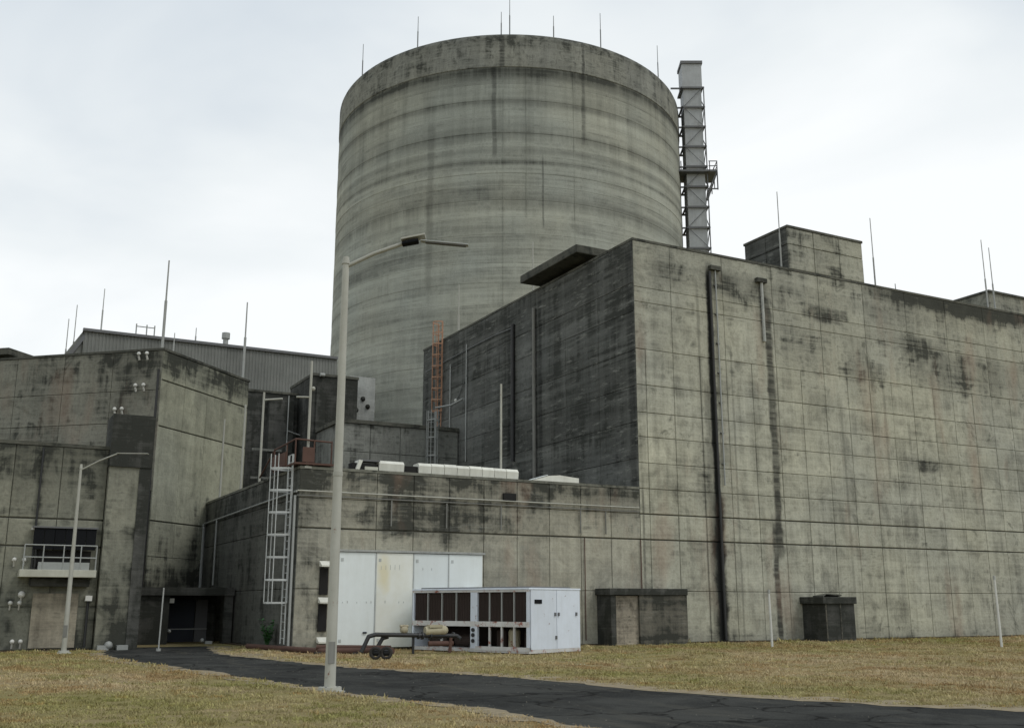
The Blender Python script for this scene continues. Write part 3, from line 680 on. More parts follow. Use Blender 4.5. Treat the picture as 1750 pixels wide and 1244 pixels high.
# ------------------------------------------------------------------ low annex in front, coplanar with the front
low = thing('service_annex', 'low flat roofed concrete annex with mottled dark parapet behind the white steel screen', 'building')
LX, LZ = -15.75, 6.8
MB().box(LX + .06, 0, .06, 17.2, 0, LZ - .7).build('wall', M['front_core'], low)
MB().box(LX + .06, -.02, .06, .45, LZ - .7, LZ - .03).box(LX + .06, LX + .45, .45, 17.2, LZ - .7, LZ - .03).build('parapet', M['low_cap'], low)
MB().box(LX - .03, -.03, -.03, .5, LZ - .03, LZ + .08).box(LX - .03, LX + .5, .5, 17.2, LZ - .03, LZ + .08).build('coping', M['low_cap'], low)
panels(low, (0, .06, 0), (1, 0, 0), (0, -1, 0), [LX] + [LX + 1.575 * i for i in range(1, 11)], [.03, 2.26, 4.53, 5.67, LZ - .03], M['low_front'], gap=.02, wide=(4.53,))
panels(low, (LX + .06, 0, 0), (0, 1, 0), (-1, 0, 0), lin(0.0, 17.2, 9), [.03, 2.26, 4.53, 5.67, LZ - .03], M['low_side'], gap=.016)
m = MB().tube((LX - .1, -.1, 5.92), (-.1, -.1, 5.92), .028, n=6); m.build('conduit', M['lamp_pole'], low)
m = MB().tube((LX - .1, -.1, 5.74), (-.1, -.1, 5.74), .02, n=6); m.build('conduit', M['pipe_grey'], low)
m = MB().tube((LX - .1, 0, 5.9), (LX - .1, 16.9, 5.75), .04, n=6); m.build('conduit', M['galv'], low)
for y, z0, r_ in ((16.6, 2.4, .12), (13.5, 2.6, .05), (.1, .1, .05)): MB().tube((LX - .12, y, z0), (LX - .12, y, 5.75), r_, n=8).build('drain_pipe', M['galv'], low)
for x in (-12.0, -9.6, -7.1, -3.2, -1.9): MB().tube((x, -.08, 4.7), (x, -.08, 5.7), .03, n=6).build('conduit', M['pipe_grey'], low)
for x in (-3.0, -.05): MB().tube((x, -.06, .2), (x, -.06, 4.5), .022, n=6).build('conduit', M['rust'], low)
MB().box(-7.0, -6.4, -.12, -.0, 5.95, 6.25).build('scupper', M['void'], low)
for z in (3.1, 1.75, .3):
    MB().extr([(-14.86, -.08, z), (-14.86, -.38, z - .02), (-14.86, -.38, z + .04), (-14.86, -.08, z + .2)], (.42, 0, 0)).build('vent_hood', M['duct'], low)
    if z > 1: MB().box(-14.82, -14.5, -.10, -.005, z - 1.05, z - .06).build('vent_louvre', M['void'], low)
for x, y, z0, z1, nm in ((LX + .25, 14.9, LZ, 11.05, 0), (LX + .25, 10.5, LZ, 11.05, 0), (LX + .25, 7.1, LZ, 11.05, 0), (LX + .3, .1, LZ, 11.05, 0), (-6.3, 1.5, LZ - .6, 11.3, 0)):
    m = MB().tube((x, y, z0), (x, y, z1), .058, .05, 8).box(x - .14, x + .14, y - .14, y + .14, z0, z0 + .08)
    if y == 7.1: m.tube((x, y, z1 - .35), (x + .85 * .883, y - .85 * .469, z1 - .3), .045, n=6)
    if y == .1: m.tube((x, y, 9.6), (x - .5, y + .2, 9.6), .035, n=6).ball((x + .1, y, 9.95), .09)
    m.build('roof_pole', M['lamp_pole'], low)

# caged ladder and rusty landing on the annex corner
lad = thing('caged_ladder', 'white caged steel ladder on the dark side wall of the low annex', 'ladder')
cage_ladder(lad, (LX, .62), (-1, 0), .25, 7.35, 1.75, 'ladder', w=.5, cage=.78, hoop=.84, rr=.026)
land = thing('rusty_landing', 'rusty steel landing and handrail at the top of the white caged ladder', 'platform')
MB().box(LX - .25, LX + 1.3, -.1, 2.6, 6.93, 7.0).build('deck', M['rust'], land)
MB().box(LX - .28, LX - .2, 1.2, 3.1, 7.0, 7.55).build('toe_plate', M['rust'], land)
MB().box(LX + .05, LX + .5, -.1, -.02, 7.02, 7.6).build('toe_plate', M['rust'], land)
m = MB()
for x, y in ((LX - .22, 3.0), (LX - .22, 1.2), (LX - .22, 0), (LX + 1.2, -.06), (LX + .5, -.06), (LX + 1.2, 2.5)): m.tube((x, y, 6.9), (x, y, 7.9), .03, n=6)
m.path([(LX - .22, 5.2, 6.95), (LX - .22, 3.0, 7.85), (LX - .22, 0, 7.9), (LX + 1.2, -.06, 7.85)], .035)
m.path([(LX - .22, 3.0, 7.4), (LX - .22, 1.2, 7.4)], .03)
m.build('handrail', M['rust'], land)

# ------------------------------------------------------------------ broken white duct lying on the roof edge
du = thing('roof_duct', 'long broken white duct lying along the roof edge of the low annex', 'duct')
segs = [(-12.35, -11.25)] + [(-10.62 + .585 * i, -10.62 + .585 * (i + 1)) for i in range(8)]
for i, (a, b) in enumerate(segs):
    dz = rr_.uniform(-.015, .015)
    m = MB(); m.extr([(a + .012, .55, 6.9 + dz), (a + .012, 1.15, 6.9 + dz), (a + .012, 1.15, 7.36 + dz), (a + .012, .62, 7.38 + dz), (a + .012, .5, 7.26 + dz)], (b - a - .024, 0, 0))
    m.build('duct_section', M['duct'], du)
MB().box(-13.45, -5.95, .62, 1.1, 6.86, 7.22).build('duct_liner', M['void'], du)
MB().extr([(-13.35, .5, 6.9), (-13.2, .5, 6.9), (-13.05, .5, 7.32), (-13.2, .5, 7.34)], (0, .5, 0)).build('duct_flange', M['duct'], du)
MB().box(-13.2, -12.3, .55, 1.12, 7.30, 7.37).build('duct_lid', M['frame'], du)
MB().box(-12.95, -12.4, .5, .6, 6.9, 7.08).build('duct_patch', M['beam'], du)
wd_ = thing('duct_offcut', 'short wedge shaped white duct piece lying on the roof beside the black stained wall', 'duct piece')
MB().extr([(-5.5, .5, 6.88), (-2.9, .5, 6.88), (-2.9, .5, 7.16), (-3.9, .5, 7.24), (-4.5, .5, 7.18)], (0, .45, 0)).build('side_panel', M['duct'], wd_)
MB().obox((-5.5, .48, 6.9), (1.0, 0, .30), (0, .5, 0), (0, 0, .03)).build('top_panel', M['white'], wd_)

# ------------------------------------------------------------------ roof-level blocks behind the annex
ax_ = thing('middle_block', 'small flat grey concrete block set between the drum and the black stained wall', 'building')
MB().box(-7.8, -.06, 19.4, 33, 0, 12.2).build('wall', M['annex'], ax_)
panels(ax_, (0, 19.4, 0), (1, 0, 0), (0, -1, 0), lin(-7.8, -.1, 4), [7.0, 8.8, 10.5, 12.2], M['annex'], gap=.03)
MB().box(-7.9, -.08, 19.25, 33.1, 12.2, 12.42).build('coping', M['coping'], ax_)
tw = thing('dark_tower', 'square black stained concrete tower directly left of the round drum', 'building')
MB().box(-8.16, -5.14, 24.0, 29, 0, 15.9).build('wall', M['dark'], tw)
MB().box(-8.2, -5.1, 23.94, 29.06, 15.9, 16.07).build('coping', M['coping'], tw)
MB().box(-7.9, -7.3, 23.88, 23.98, 11, 15.2).build('pilaster', M['dark'], tw)
MB().tube((-7.75, 23.8, 15.95), (-7.45, 23.8, 15.95), .12, n=8).build('wall_light', M['pale_c'], tw)
t2 = thing('stepped_block', 'lower black stained concrete block in the gap left of the dark tower', 'building')
MB().box(-12.6, -8.2, 27.0, 33, 0, 15.1).build('wall', M['dark'], t2)
MB().box(-10.2, -8.6, 26.4, 27.0, 0, 14.6).build('pier', M['dark'], t2)
MB().box(-12.65, -8.17, 26.93, 33, 15.1, 15.25).build('coping', M['coping'], t2)
m = MB().tube((-9.0, 26.3, 10.4), (-9.0, 26.3, 14.9), .04, n=6).tube((-9.0, 26.3, 12.6), (-7.9, 26.3, 12.3), .04, n=6); m.build('cable', M['galv'], t2)
m = MB()
for z in (11.2, 9.4): m.box(-11.2, -9.3, 26.3, 26.38, z, z + .14)
m.build('ledge', M['annex'], t2)
pb = thing('pale_stair_block', 'pale grey concrete block with dents squeezed between dark tower and drum', 'building')
MB().box(-5.0, -3.2, 26.0, 30, 0, 16.6).build('wall', M['pale_c'], pb)
m = MB()
for x, z in ((-4.7, 14.9), (-4.05, 15.1), (-4.5, 14.3), (-3.7, 14.6), (-4.2, 13.5)): m.ball((x, 25.98, z), .17, 8)
m.build('pipe_stub', M['dark'], pb)

lo = thing('orange_ladder', 'rusty orange caged ladder on the far end of the black stained wall', 'ladder')
cage_ladder(lo, (-.02, 22.0), (-1, 0), 12.6, 19.9, 13.9, 'orange', w=.55, cage=.55, hoop=.75, rr=.026, bars=5)
m = MB().path([(-1.0, 20.8, 13.9), (-.5, 19.5, 13.9), (-.3, 18.2, 14.1)], .06); m.build('handrail', M['galv'], lo)
l2 = thing('thin_grey_ladder', 'thin pale grey caged ladder on the front of the middle block', 'ladder')
cage_ladder(l2, (-2.05, 19.2), (0, -1), 7.0, 13.3, 9.4, 'galv', w=.45, cage=.65, hoop=1.1, rr=.028)

# ------------------------------------------------------------------ white panelled screen against the annex
scn = thing('steel_screen', 'large white steel screen of four tall panels against the annex front', 'sliding door')
xs = [-14.2, -12.68, -11.12, -9.6, -8.08]
MB().box(-14.15, -8.13, -.30, -.04, .12, 3.6).build('frame', M['frame'], scn)
for i in range(4):
    m = MB().box(xs[i] + .02, xs[i + 1] - .02, -.36 - .006 * (i % 2), -.30, .1, 3.64)
    o = m.build('panel', M['white'], scn, bevel=.01)
    if i == 1: o['label'] = 'white panel with faded yellow stain'
def stain_mat():
    n = NT('yellowed_white_panel')
    a = n.noise(sc=1.5, detail=6, rough=0.6)
    dx = n.math('MULTIPLY', n.math('ADD', n.x, 12.35), 3.0); dz = n.math('MULTIPLY', n.math('SUBTRACT', n.z, 2.85), 1.15)
    d = n.math('SQRT', n.math('ADD', n.math('MULTIPLY', dx, dx), n.math('MULTIPLY', dz, dz)))
    d = n.math('ADD', d, n.math('MULTIPLY', n.math('SUBTRACT', a, 0.5), 1.6))
    c = n.mix(n.rng(a, .35, .7, 0, .5), (0.76, 0.78, 0.73), (0.62, 0.61, 0.50))
    c = n.mix(n.rng(d, .4, 1.1, .75, 0), c, (0.66, 0.60, 0.38))
    n.L(c, n.b.inputs['Base Color']); n.b.inputs['Roughness'].default_value = .6
    return n.m
[c for c in scn.children if c.get('label')][0].data.materials[0] = stain_mat()
pn_ = [c for c in scn.children if c.name.startswith('panel')]
for i in range(4):
    m = MB()
    for k in range(7):
        x = xs[i] + .2 + k * .19
        if rr_.random() < .8: m.box(x, x + .02, -.374, -.36, 1.74, 1.74 + rr_.uniform(.04, .1))
        if i in (1, 2) and rr_.random() < .7: m.box(x, x + .014, -.372, -.36, 3.0, 3.0 + rr_.uniform(.08, .22))
    m.box(xs[i] + .1, xs[i] + .2, -.375, -.36, .3, .42).box(xs[i] + .1, xs[i] + .2, -.375, -.36, 3.3, 3.42)
    m.build('fixing_row', M['pale_fix'], pn_[i])
for x in xs[1:4]: MB().box(x - .022, x + .022, -.385, -.362, .12, 3.62).build('seam_strip', M['pale_fix'], scn)
MB().box(-14.3, -8.0, -.42, -.02, 3.66, 3.74).build('head_rail', M['pale_c'], scn)
MB().box(-13.15, -13.0, -.41, -.37, .62, .68).build('handle', M['bluedoor'], pn_[0])

# ------------------------------------------------------------------ packaged chiller unit
ch = thing('chiller_unit', 'rusting white cooling unit with tall brown coil openings standing on the grass', 'air conditioning unit')
Nn = Vector((-9.33, -6.5, 0)); Lv = Vector((-.37, .93, 0)).normalized(); Sv = Vector((.93, .37, 0)).normalized()
CL, CW, CHt = 5.75, 2.95, 2.26
U = Vector((0, 0, 1))
def cb(l0, l1, s0, s1, z0, z1): return MB().obox(Nn + Lv * l0 + Sv * s0 + U * z0, Lv * (l1 - l0), Sv * (s1 - s0), U * (z1 - z0))
cb(0, CL, .0, CW, .04, .16).build('base_frame', M['rusty_white'], ch)
cb(-.02, CL + .02, -.02, CW + .02, CHt - .06, CHt).build('roof', M['white_blue'], ch, bevel=.01)
cb(.2, CL - .1, .35, CW - .3, CHt, CHt + .05).build('roof_plate', M['frame'], ch)
# end faces: two cabinet doors with label plate and latches
dA = cb(0, .05, 0, CW * .53 - .01, .16, CHt - .06).build('door', M['white_blue'], ch, bevel=.008)
dB = cb(0, .05, CW * .53 + .01, CW, .16, CHt - .06).build('door', M['white_blue'], ch, bevel=.008)
cb(-.02, 0, .30, .70, 1.72, 1.86).build('louvre_plate', M['louvre'], dA)
for s_, z_ in ((1.45, 1.35), (1.65, 1.35), (2.7, 1.35), (1.5, .55)): cb(-.045, 0, s_ - .035, s_ + .035, z_ - .06, z_ + .06).build('latch', M['frame'], dA if s_ < CW * .53 else dB)
cb(CL - .05, CL, 0, CW, .16, CHt - .06).build('rear_panel', M['white_blue'], ch)
cb(0.05, CL - .05, CW - .05, CW, .16, CHt - .06).build('far_side_panel', M['white_blue'], ch)
cb(.1, CL - .1, CW * .55, CW * .6, .2, CHt - .1).build('inner_partition', M['coil'], ch)
posts = [(0, .12), (2.42, 2.75), (CL - .07, CL)]
for a, b in posts: cb(a, b, -.006, .10, .16, CHt - .06).build('post', M['white_blue'], ch)
cb(.0, CL, -.014, .09, .92, 1.10).build('middle_rail', M['rusty_white'], ch)
cb(.0, CL, -.014, .09, CHt - .14, CHt - .07).build('top_rail', M['rusty_white'], ch)
cb(0, 2.5, -.016, .11, .1, .24).build('bottom_rail', M['rusty_white'], ch)
for (a, b, k) in ((.12, 2.42, 4), (2.75, CL - .07, 4)):
    for i in range(k):
        u0, u1 = a + (b - a) * i / k, a + (b - a) * (i + 1) / k
        m = MB(); m.obox(Nn + Lv * (u0 + .02) + Sv * .06 + U * 1.1, Lv * (u1 - u0 - .04), Sv * .05, U * 1.0)
        for j in range(8):
            uu = u0 + .03 + (u1 - u0 - .06) * j / 8; m.obox(Nn + Lv * uu + Sv * .045 + U * 1.1, Lv * .012, Sv * .02, U * 1.0)
        m.build('coil', M['coil'], ch)
        if i: cb(u0 - .02, u0 + .02, .0, .07, 1.1, CHt - .1).build('mullion', M['galv'], ch)
        if a < 1 and i in (1, 2, 3) or a > 1 and i == 2: cb(u0 - .03, u0 + .03, .0, .07, .16, .95).build('mullion', M['rusty_white'], ch)
for u_ in (.5, 1.25, 1.8): 
    p = Nn + Lv * u_ + Sv * .7
    MB().tube(p + U * .2, p + U * .75, .22, n=14).ball(p + U * .75, .22, 10, .6).build('compressor', M['beige'] if u_ == 1.25 else M['coil'], ch)
for u_ in (3.0, 4.3):
    p = Nn + Lv * u_ + Sv * .6
    MB().tube(p + U * .4, p + Lv * .9 + U * .4, .22, n=14).build('compressor', M['coil'], ch)
m = MB()
for z in (.62, .42, .8): m.tube(Nn + Lv * 2.6 - Sv * .06 + U * z, Nn + Lv * 2.6 + Sv * .2 + U * z, .07, n=8)
m.build('pipe_stub', M['black'], ch)

# ------------------------------------------------------------------ black pipework, rusty pipe, pump heads, wheel
pw = thing('black_pipework', 'bent black pipes with flanged valves running into the rusting cooling unit', 'pipe')
yb = -4.0
MB().path([(-14.5, yb, .1), (-14.25, yb, .62), (-14.0, yb, .68), (-11.0, yb - .2, .60), (-10.9, yb - .3, .5)], .075).build('pipe', M['black'], pw)
MB().path([(-13.95, yb + .1, .15), (-13.7, yb + .1, .55), (-13.5, yb + .1, .60)], .07).build('pipe', M['black'], pw)
MB().tube((-12.6, yb - .02, 0), (-12.6, yb - .02, .62), .05, n=8).build('support_post', M['black'], pw)
MB().tube((-11.35, yb - .35, 0), (-11.3, yb - .35, .55), .06, n=8).build('support_post', M['rust'], pw)
for x, r_ in ((-12.3, .13), (-12.0, .15), (-11.6, .13), (-11.1, .12), (-12.45, .11)): MB().tube((x - .03, yb - .1, .62), (x + .03, yb - .1, .62), r_, n=12).build('flange', M['black'], pw)
MB().tube((-12.1, yb - .2, .35), (-11.2, yb - .3, .35), .09, n=10).build('pipe', M['rust'], pw)
m = MB().tube((-12.2, yb - .1, .78), (-11.5, yb - .15, .80), .16, n=12).ball((-11.5, yb - .15, .8), .17, 10).box(-12.1, -11.6, yb - .3, yb, .9, .99)
m.build('valve_body', M['beige'], pw)
m = MB().ball((-12.95, yb, .83), .15, 10).tube((-12.95, yb, .64), (-12.95, yb, .98), .09, n=10).tube((-13.1, yb, .95), (-12.8, yb, .95), .05, n=8)
m.build('valve_body', M['beige'], pw)
rp = thing('rusty_ground_pipe', 'long rusty brown pipe lying on the ground along the low annex', 'pipe')
MB().path([(-16.6, 3.2, .1), (-15.95, .2, .1), (-15.4, -2.4, .1), (-14.2, -3.4, .12), (-13.4, -4.2, .14)], .10, 10).build('pipe', M['rust'], rp)
MB().path([(-15.5, -2.2, .22), (-14.4, -3.0, .22), (-13.4, -3.9, .22)], .09, 10).build('pipe', M['rust'], rp)
for p in ((-15.4, -2.4), (-14.3, -3.35)): MB().box(p[0] - .22, p[0] + .22, p[1] - .12, p[1] + .12, 0, .07).build('sleeper', M['dark'], rp)
wh = thing('pipe_flange_pair', 'short black pipe piece with two round flanges lying on grass by the road', 'pipe end')
wc = Vector((-14.9, -6.9, .2)); wdv = Vector((.883, -.469, 0))
for k in (-.17, .17):
    a = wc + wdv * k
    m = MB(); nd = Vector((.469, .883, 0)); n_ = 18
    ringv = []
    for rr2, dd in ((.20, -.05), (.20, .05), (.11, .05), (.11, -.05)):
        for i in range(n_):
            t = 2 * math.pi * i / n_; ringv.append(a + wdv * math.cos(t) * rr2 + U * math.sin(t) * rr2 + nd * dd)
    m.add(ringv, [(q * n_ + i, q * n_ + (i + 1) % n_, ((q + 1) % 4) * n_ + (i + 1) % n_, ((q + 1) % 4) * n_ + i) for q in range(4) for i in range(n_)], True)
    m.build('flange_ring', M['tyre'], wh)
MB().tube(wc - wdv * .34 + Vector((.469, .883, 0)) * .15, wc + wdv * .34 + Vector((.469, .883, 0)) * .15, .10, n=12).build('pipe', M['black'], wh)
MB().box(wc.x - .2, wc.x + .2, wc.y + .2, wc.y + .3, .33, .42).build('lug', M['rust'], wh)

# ------------------------------------------------------------------ small concrete huts at the foot of the pale front
b1 = thing('concrete_hut', 'wide black stained concrete hut with pale open bay next to the cooling unit', 'hut')
MB().box(-2.5, 1.6, -1.2, -.03, 2.08, 2.36).build('roof_slab', M['dark'], b1, bevel=.02)
MB().box(-2.4, -2.15, -1.12, -.03, 0, 2.08).build('side_wall', M['dark'], b1)
MB().box(-.95, 1.58, -1.14, -.9, 0, 2.08).build('front_wall', M['box'], b1)
MB().box(1.35, 1.58, -.9, -.03, 0, 2.08).build('side_wall', M['box'], b1)
MB().box(-2.15, -.95, -1.02, -.92, 0, 2.05).build('recessed_wall', concrete('blotched_pale_plaster', (0.36, 0.32, 0.25), (0.24, 0.215, 0.17), mould=0.0, seed=21, contrast=1.3, efflo=.5, scale=2.5), b1)
b2 = thing('concrete_pump_box', 'small dark concrete box with overhanging top under the long pale wall', 'hut')
MB().box(9.35, 11.25, -1.5, -.03, 0, 2.0).build('wall', M['dark'], b2)
MB().box(9.2, 11.35, -1.6, -.02, 1.72, 2.04).build('roof_slab', M['dark'], b2, bevel=.02)
MB().extr([(9.5, -1.3, 2.04), (9.9, -1.1, 2.16), (11.0, -1.0, 2.1), (11.1, -.6, 2.04), (9.6, -.5, 2.04)], (0, 0, .05)).build('lid', M['coping'], b2)
for x in (9.38, 10.3): MB().box(x, x + .06, -1.53, -1.5, .1, 1.72).build('pilaster', M['box'], b2)

# ------------------------------------------------------------------ left building
up = thing('left_tall_block', 'tall concrete block at far left with a yellowish right face', 'building')
A = Vector((-19.02, 13.42)); Bl = Vector((-26.12, 19.74)); Br = Vector((-13.39, 19.04))
dl, dr = (Bl - A).normalized(), (Br - A).normalized(); ZU = 14.05
nl2, nr2 = Vector((-dl.y, dl.x)), Vector((dr.y, -dr.x))
if nl2.dot(Vector((-.469, -.883))) < 0: nl2 = -nl2
if nr2.dot(Vector((1, -1))) < 0: nr2 = -nr2
Lf, Rf = A + dl * 26, A + dr * 8.0
i_ = -(nl2 + nr2) * .07
back = Rf + dl * 26
MB().prism([tuple(A + i_), tuple(Rf - nr2 * .07), tuple(back), tuple(Lf - nl2 * .07)], 0, ZU - .8).build('wall', M['front_core'], up)
m = MB()
for P0, d_, n2, ln in ((A, dl, nl2, 26), (A, dr, nr2, 8.0)):
    o = P0 - n2 * .6; m.obox((o.x, o.y, ZU - .8), (d_.x * ln, d_.y * ln, 0), (n2.x * .53, n2.y * .53, 0), (0, 0, .75))
m.build('parapet', M['left'], up)
m = MB()
for P0, d_, n2, ln in ((A, dl, nl2, 26), (A, dr, nr2, 8.05)):
    o = P0 - n2 * .62; m.obox((o.x, o.y, ZU - .06 + (.004 if ln < 10 else 0)), (d_.x * ln, d_.y * ln, 0), (n2.x * .66, n2.y * .66, 0), (0, 0, .12))
m.build('coping', M['coping'], up)
panels(up, (A.x - nl2.x * .07, A.y - nl2.y * .07, 0), (dl.x, dl.y, 0), (nl2.x, nl2.y, 0), lin(0, 25.2, 9), [7.0, 10.4, 12.0, ZU - .06], M['left'], gap=.018)
panels(up, (A.x - nr2.x * .07, A.y - nr2.y * .07, 0), (dr.x, dr.y, 0), (nr2.x, nr2.y, 0), lin(0, 8.0, 4), [.03, 3.9, 5.6, 10.2, 12.5, ZU - .06], M['left_side'], gap=.018, wide=(5.6, 10.2, 12.5))
for (o2, z0, z1) in ((A - i_ * 0 - (nl2 + nr2) * .3, ZU, 18.8), (Rf - nr2 * .3 - dr * .2, ZU, 18.7), (A + dr * 1.2 - nr2 * .3, ZU, 15.2)):
    rod(up, o2.x, o2.y, z0, z1, .07 if z1 > 18 else .04, 'rod')
for t_, z in ((1.3, 13.85), (.85, 13.85), (1.35, 12.25), (.9, 12.25), (2.4, 11.1), (2.0, 11.1)):
    p = A + dl * t_ + nl2 * .12
    MB().ball((p.x, p.y, z), .10, 8).tube((p.x, p.y, z - .12), (p.x - nl2.x * .1, p.y - nl2.y * .1, z - .3), .05, n=6).build('floodlight', M['lampw'], up)
cp_ = Lf + (A - Lf) * .0
pcan = A + dl * 9.9 - nl2 * 1.0
MB().obox((pcan.x, pcan.y, ZU + .55), (dl.x * 6, dl.y * 6, 0), (-nl2.x * 4, -nl2.y * 4, 0), (0, 0, .35)).build('canopy_slab', M['coping'], up)
p_ = A + dl * 10.6 - nl2 * 1.6
MB().obox((p_.x, p_.y, ZU - .8), (dl.x * 4.6, dl.y * 4.6, 0), (-nl2.x * 3, -nl2.y * 3, 0), (0, 0, 1.35)).build('canopy_house', M['dark'], up)
p_ = A + dr * 2.2 + nr2 * .12
MB().tube((A.x + nl2.x * .15 + dl.x * .1, A.y + nl2.y * .15 + dl.y * .1, .1), (A.x + nl2.x * .15 + dl.x * .1, A.y + nl2.y * .15 + dl.y * .1, 13.0), .06, n=6).build('drain_pipe', M['black'], up)

lb = thing('left_low_block', 'lower concrete block at the left edge with small balcony and dark louvre', 'building')
LBX0, LBX1 = -40.0, -22.1
MB().box(LBX0, LBX1 - .06, 5.06, 14.5, 0, 7.7).box(LBX1 - .07, -20.6, 6.3, 13.0, 0, 7.69).build('wall', M['front_core'], lb)
MB().box(LBX0, LBX1, 4.96, 5.5, 7.7, 7.83).build('coping', M['coping'], lb)
def skip_lb(u, z): return (-24.4 < u < -22.4 and 3.0 < z < 4.5)
panels(lb, (0, 5.06, 0), (1, 0, 0), (0, -1, 0), [LBX1 - 1.68 * i for i in range(8, -1, -1)], [.03, 1.6, 3.85, 4.9, 7.7], M['left_low'], gap=.018, wide=(3.85, 4.9))
# balcony
MB().box(-24.95, -22.3, 3.9, 4.99, 2.68, 2.95).build('balcony_slab', M['beam'], lb, bevel=.015)
m = MB()
for x in (-24.85, -24.2, -23.5, -22.9, -22.35): m.tube((x, 3.95, 2.95), (x, 3.95, 3.85), .025, n=6)
for z in (3.4, 3.85): m.tube((-24.85, 3.95, z), (-22.35, 3.95, z), .025, n=6)
m.tube((-22.35, 3.95, 3.85), (-22.35, 4.98, 3.85), .025, n=6)
m.build('railing', M['galv'], lb)
for k in range(6): MB().box(-24.55 + .37 * k, -24.55 + .37 * (k + 1) - .02, 4.55, 4.62, 3.72, 4.52).build('louvre_board', M['louvre'], lb)
MB().box(-24.6, -22.3, 4.5, 4.99, 4.52, 4.58).build('canopy', M['frame'], lb)
MB().box(-24.4, -22.45, 4.9, 4.985, 3.0, 3.7).build('doorway', M['void'], lb)
MB().box(-24.3, -22.5, 4.6, 4.98, 2.95, 3.25).build('equipment', M['galv'], lb)
MB().box(-24.5, -22.45, 4.45, 4.985, 2.35, 2.62).build('bracket_beam', M['dark'], lb)
MB().box(-24.35, -22.75, 4.93, 4.985, .1, 2.1).build('door_panel', concrete('pale_pinkish_plaster', (0.30, 0.27, 0.21), (0.26, 0.25, 0.2), mould=-.1, seed=22), lb)
for x, z in ((-24.9, .35), (-24.62, .35), (-25.1, 1.74), (-24.79, 1.74), (-25.12, 3.33), (-24.78, 3.33), (-24.75, 2.05)):
    MB().ball((x, 4.85, z), .085 if x != -24.75 else .13, 8).tube((x, 4.85, z - .05), (x, 4.98, z - .25), .03, n=6).build('floodlight', M['lampw'], lb)
MB().box(-22.52, -22.28, 4.7, 4.95, 1.82, 2.02).build('wall_light', M['lampw'], lb)
MB().tube((-22.4, 4.88, .1), (-22.4, 4.88, 1.85), .05, n=6).build('conduit', M['black'], lb)
MB().tube((-24.5, 4.9, 2.4), (-24.5, 4.9, 7.6), .04, n=6).tube((-24.4, 4.88, 4.5), (-24.4, 4.88, 2.9), .05, n=6).build('conduit', M['black'], lb)
MB().box(-24.65, -24.35, 4.75, 4.95, 4.45, 4.53).build('wall_light', M['lampw'], lb)
cl_ = thing('dark_pilaster_tower', 'narrow black stained concrete tower between left low block and dark porch', 'building')
MB().box(-22.08, -20.55, 4.6, 6.2, 0, 9.05).build('wall', M['left_low'], cl_)
MB().box(-22.1, -20.5, 4.52, 6.3, 7.0, 9.1).build('dark_cap', M['dark'], cl_)
MB().box(-20.95, -20.52, 4.56, 6.25, 0, 6.99).build('black_strip', M['dark'], cl_)
m = MB()
for x in (-22.0, -21.3): m.box(x, x + .4, 4.2, 4.55, 0, .18)
m.ball((-21.6, 4.3, .18), .16, 8).build('rubble', M['galv'], cl_)

po = thing('entrance_porch', 'dark concrete entrance porch in the corner between left block and low annex', 'porch')
MB().box(-20.5, LX - .1, 9.0, 13.2, 2.08, 2.42).build('roof_slab', M['dark'], po)
MB().box(-20.4, -18.6, 9.2, 12.8, 0, 2.08).build('side_pier', M['dark'], po)
MB().box(LX - .5, LX - .12, 9.1, 9.5, 0, 2.08).build('post', M['dark'], po)
MB().box(-18.6, LX - .12, 12.4, 12.6, 0, 2.08).build('back_wall', M['dark'], po)
MB().box(-18.1, -16.9, 12.25, 12.38, 0, 1.9).build('door', M['bluedoor'], po)
MB().box(-16.85, -16.3, 12.25, 12.38, 0, 1.9).build('door', M['frame'], po)
MB().box(-18.15, -16.3, 12.2, 12.3, .55, .6).build('door_bar', M['galv'], po)
MB().box(-18.55, -18.35, 9.5, 9.7, 1.75, 1.95).build('wall_light', M['lampw'], po)
MB().ball((-18.45, 9.6, .55), .08).ball((-17.1, 9.2, .15), .1).box(-17.0, -16.7, 9.0, 9.3, .0, .12).build('debris', M['galv'], po)
fp = thing('thin_guide_post', 'thin pale post standing on asphalt in front of the dark porch', 'post')
MB().tube((-20.05, 2.6, 0), (-20.02, 2.6, 2.3), .028, n=8).build('shaft', M['rod'], fp)
MB().tube((-20.05, 2.6, 0), (-20.05, 2.6, .1), .09, n=10).build('foot', M['rod'], fp)

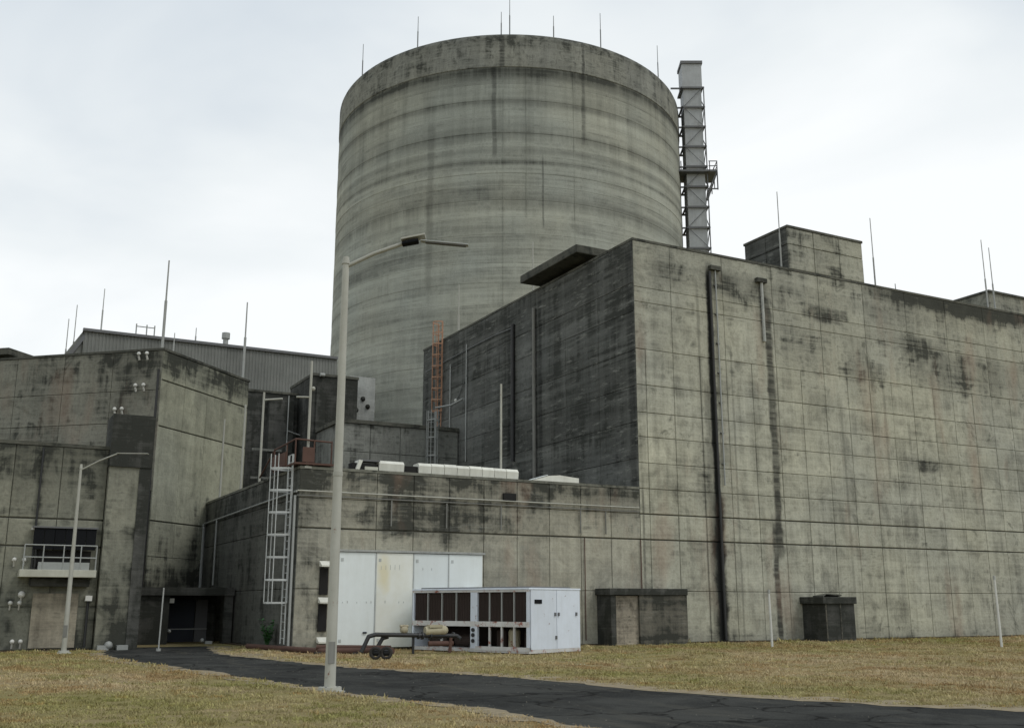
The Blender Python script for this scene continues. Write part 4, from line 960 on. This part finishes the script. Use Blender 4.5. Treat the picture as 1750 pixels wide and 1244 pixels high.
# ------------------------------------------------------------------ lamp posts
rt = Vector((.883, -.469, 0))
def lamp_post(x, y, h, r0, r1, arm_u, arm_z, lum, label, housing):
    t = thing('lamp_post', label, 'lamp post', 'tall bracket arm lamp posts beside the road'); t.location = (x, y, 0)
    MB().tube((0, 0, 0), (0, 0, h), r0, r1, 14).build('pole', M['lamp_pole'], t)
    MB().tube((0, 0, 0), (0, 0, .1), r0 * 2.1, r0 * 2.0, 12).box(-.24, .24, -.24, .24, -.02, .03).build('base_plate', M['lamp_pole'], t)
    MB().tube((0, 0, h - .02), (0, 0, h + .14), r1 * 1.25, r1 * .9, 12).build('cap', M['lamp_pole'], t)
    hd = MB().obox((-.06 - r0 * .25, -r0 * 1.02, .55), (.13, 0, 0), (0, .03, 0), (0, 0, .42)).build('access_door', M['pipe_grey'], t)
    m = MB()
    for a_ in range(4): m.tube((.17 * math.cos(.785 + 1.57 * a_), .17 * math.sin(.785 + 1.57 * a_), .03), (.17 * math.cos(.785 + 1.57 * a_), .17 * math.sin(.785 + 1.57 * a_), .11), .022, n=6)
    m.build('anchor_bolt', M['frame'], t)
    MB().tube((0, 0, h * .48), (0, 0, h * .48 + .09), (r0 + r1) / 2 * 1.09, n=14).build('joint_sleeve', M['lamp_pole'], t)
    P = [Vector((0, 0, h - .08)), rt * arm_u * .5 + U * (h + (arm_z - h) * .48), rt * arm_u + U * (arm_z - .02)]
    MB().path(P, r1 * .62, 8).build('arm', M['lamp_pole'], t)
    e = P[-1]
    fr = Vector((.469, .883, 0))
    if housing:
        MB().obox(e - fr * .13 - U * .05, rt * .36 + U * .07, fr * .22, U * .07).build('gear_housing', M['louvre'], t, bevel=.02)
        MB().obox(e - fr * .15 + U * .055 - rt * .02, rt * .52 + U * .11, fr * .30, U * .04).build('gear_lid', M['lamp_pole'], t)
        s = e + rt * .4 + U * .05
    else: s = e
    q = s + rt * lum - U * (.10 if housing else .02)
    lh = MB().obox(s - fr * .08, q - s, fr * .16, U * .03).build('lamp_head', M['lamp_pole'] if not housing else M['galv'], t, bevel=.01)
    MB().obox(s - fr * .06 - U * .02 + (q - s) * .1, (q - s) * .85, fr * .12, U * .02).build('lamp_glass', M['frame'], lh)
    return t
lamp_post(-20.23, -18.01, 8.95, .115, .072, 1.22, 9.42, 1.05, 'tall nearest lamp post with bent arm rising in front of the white screen', True)
lamp_post(-23.33, 2.38, 6.6, .095, .045, 1.3, 7.15, 1.15, 'smaller lamp post at left standing in front of the low block balcony', False)

g_ = 'thin pale marker poles standing in the grass'
for x, y, h, lb_ in ((2.4, -5.54, 2.25, 'thin pale pole in the grass left of the small concrete box'), (10.57, -9.89, 2.8, 'thin pale pole in the grass near the right edge')):
    t = thing('marker_pole', lb_, 'pole', g_); t.location = (x, y, 0)
    MB().tube((0, 0, 0), (-.02, 0, h), .05, .04, 8).build('shaft', M['lampw'], t)
    MB().tube((-.02, 0, h - .12), (-.02, 0, h + .03), .055, .05, 8).build('cap', M['rod'], t)

# ------------------------------------------------------------------ weed by the annex wall
wdx = thing('green_weed', 'bright green weed growing at the foot of the caged ladder', 'plant')
wdx.location = (-16.15, 2.0, 0)
rw = random.Random(2); st_ = MB(); lf = MB()
for i in range(9):
    a = rw.uniform(0, 6.28); tip = Vector((math.cos(a) * .22, math.sin(a) * .3, rw.uniform(.6, 1.15))); st_.tube((0, 0, 0), tip, .012, .005, 5)
    for k in range(30):
        f = rw.uniform(.25, 1); p = tip * f; b = rw.uniform(0, 6.28); d = Vector((math.cos(b), math.sin(b), rw.uniform(-.2, .6))) * rw.uniform(.12, .22)
        s_ = d.cross(U).normalized() * .05
        lf.add([p, p + d * .5 + s_, p + d, p + d * .5 - s_], [(0, 1, 2, 3)])
st_.build('stem', M['green'], wdx); lf.build('foliage', M['green'], wdx)
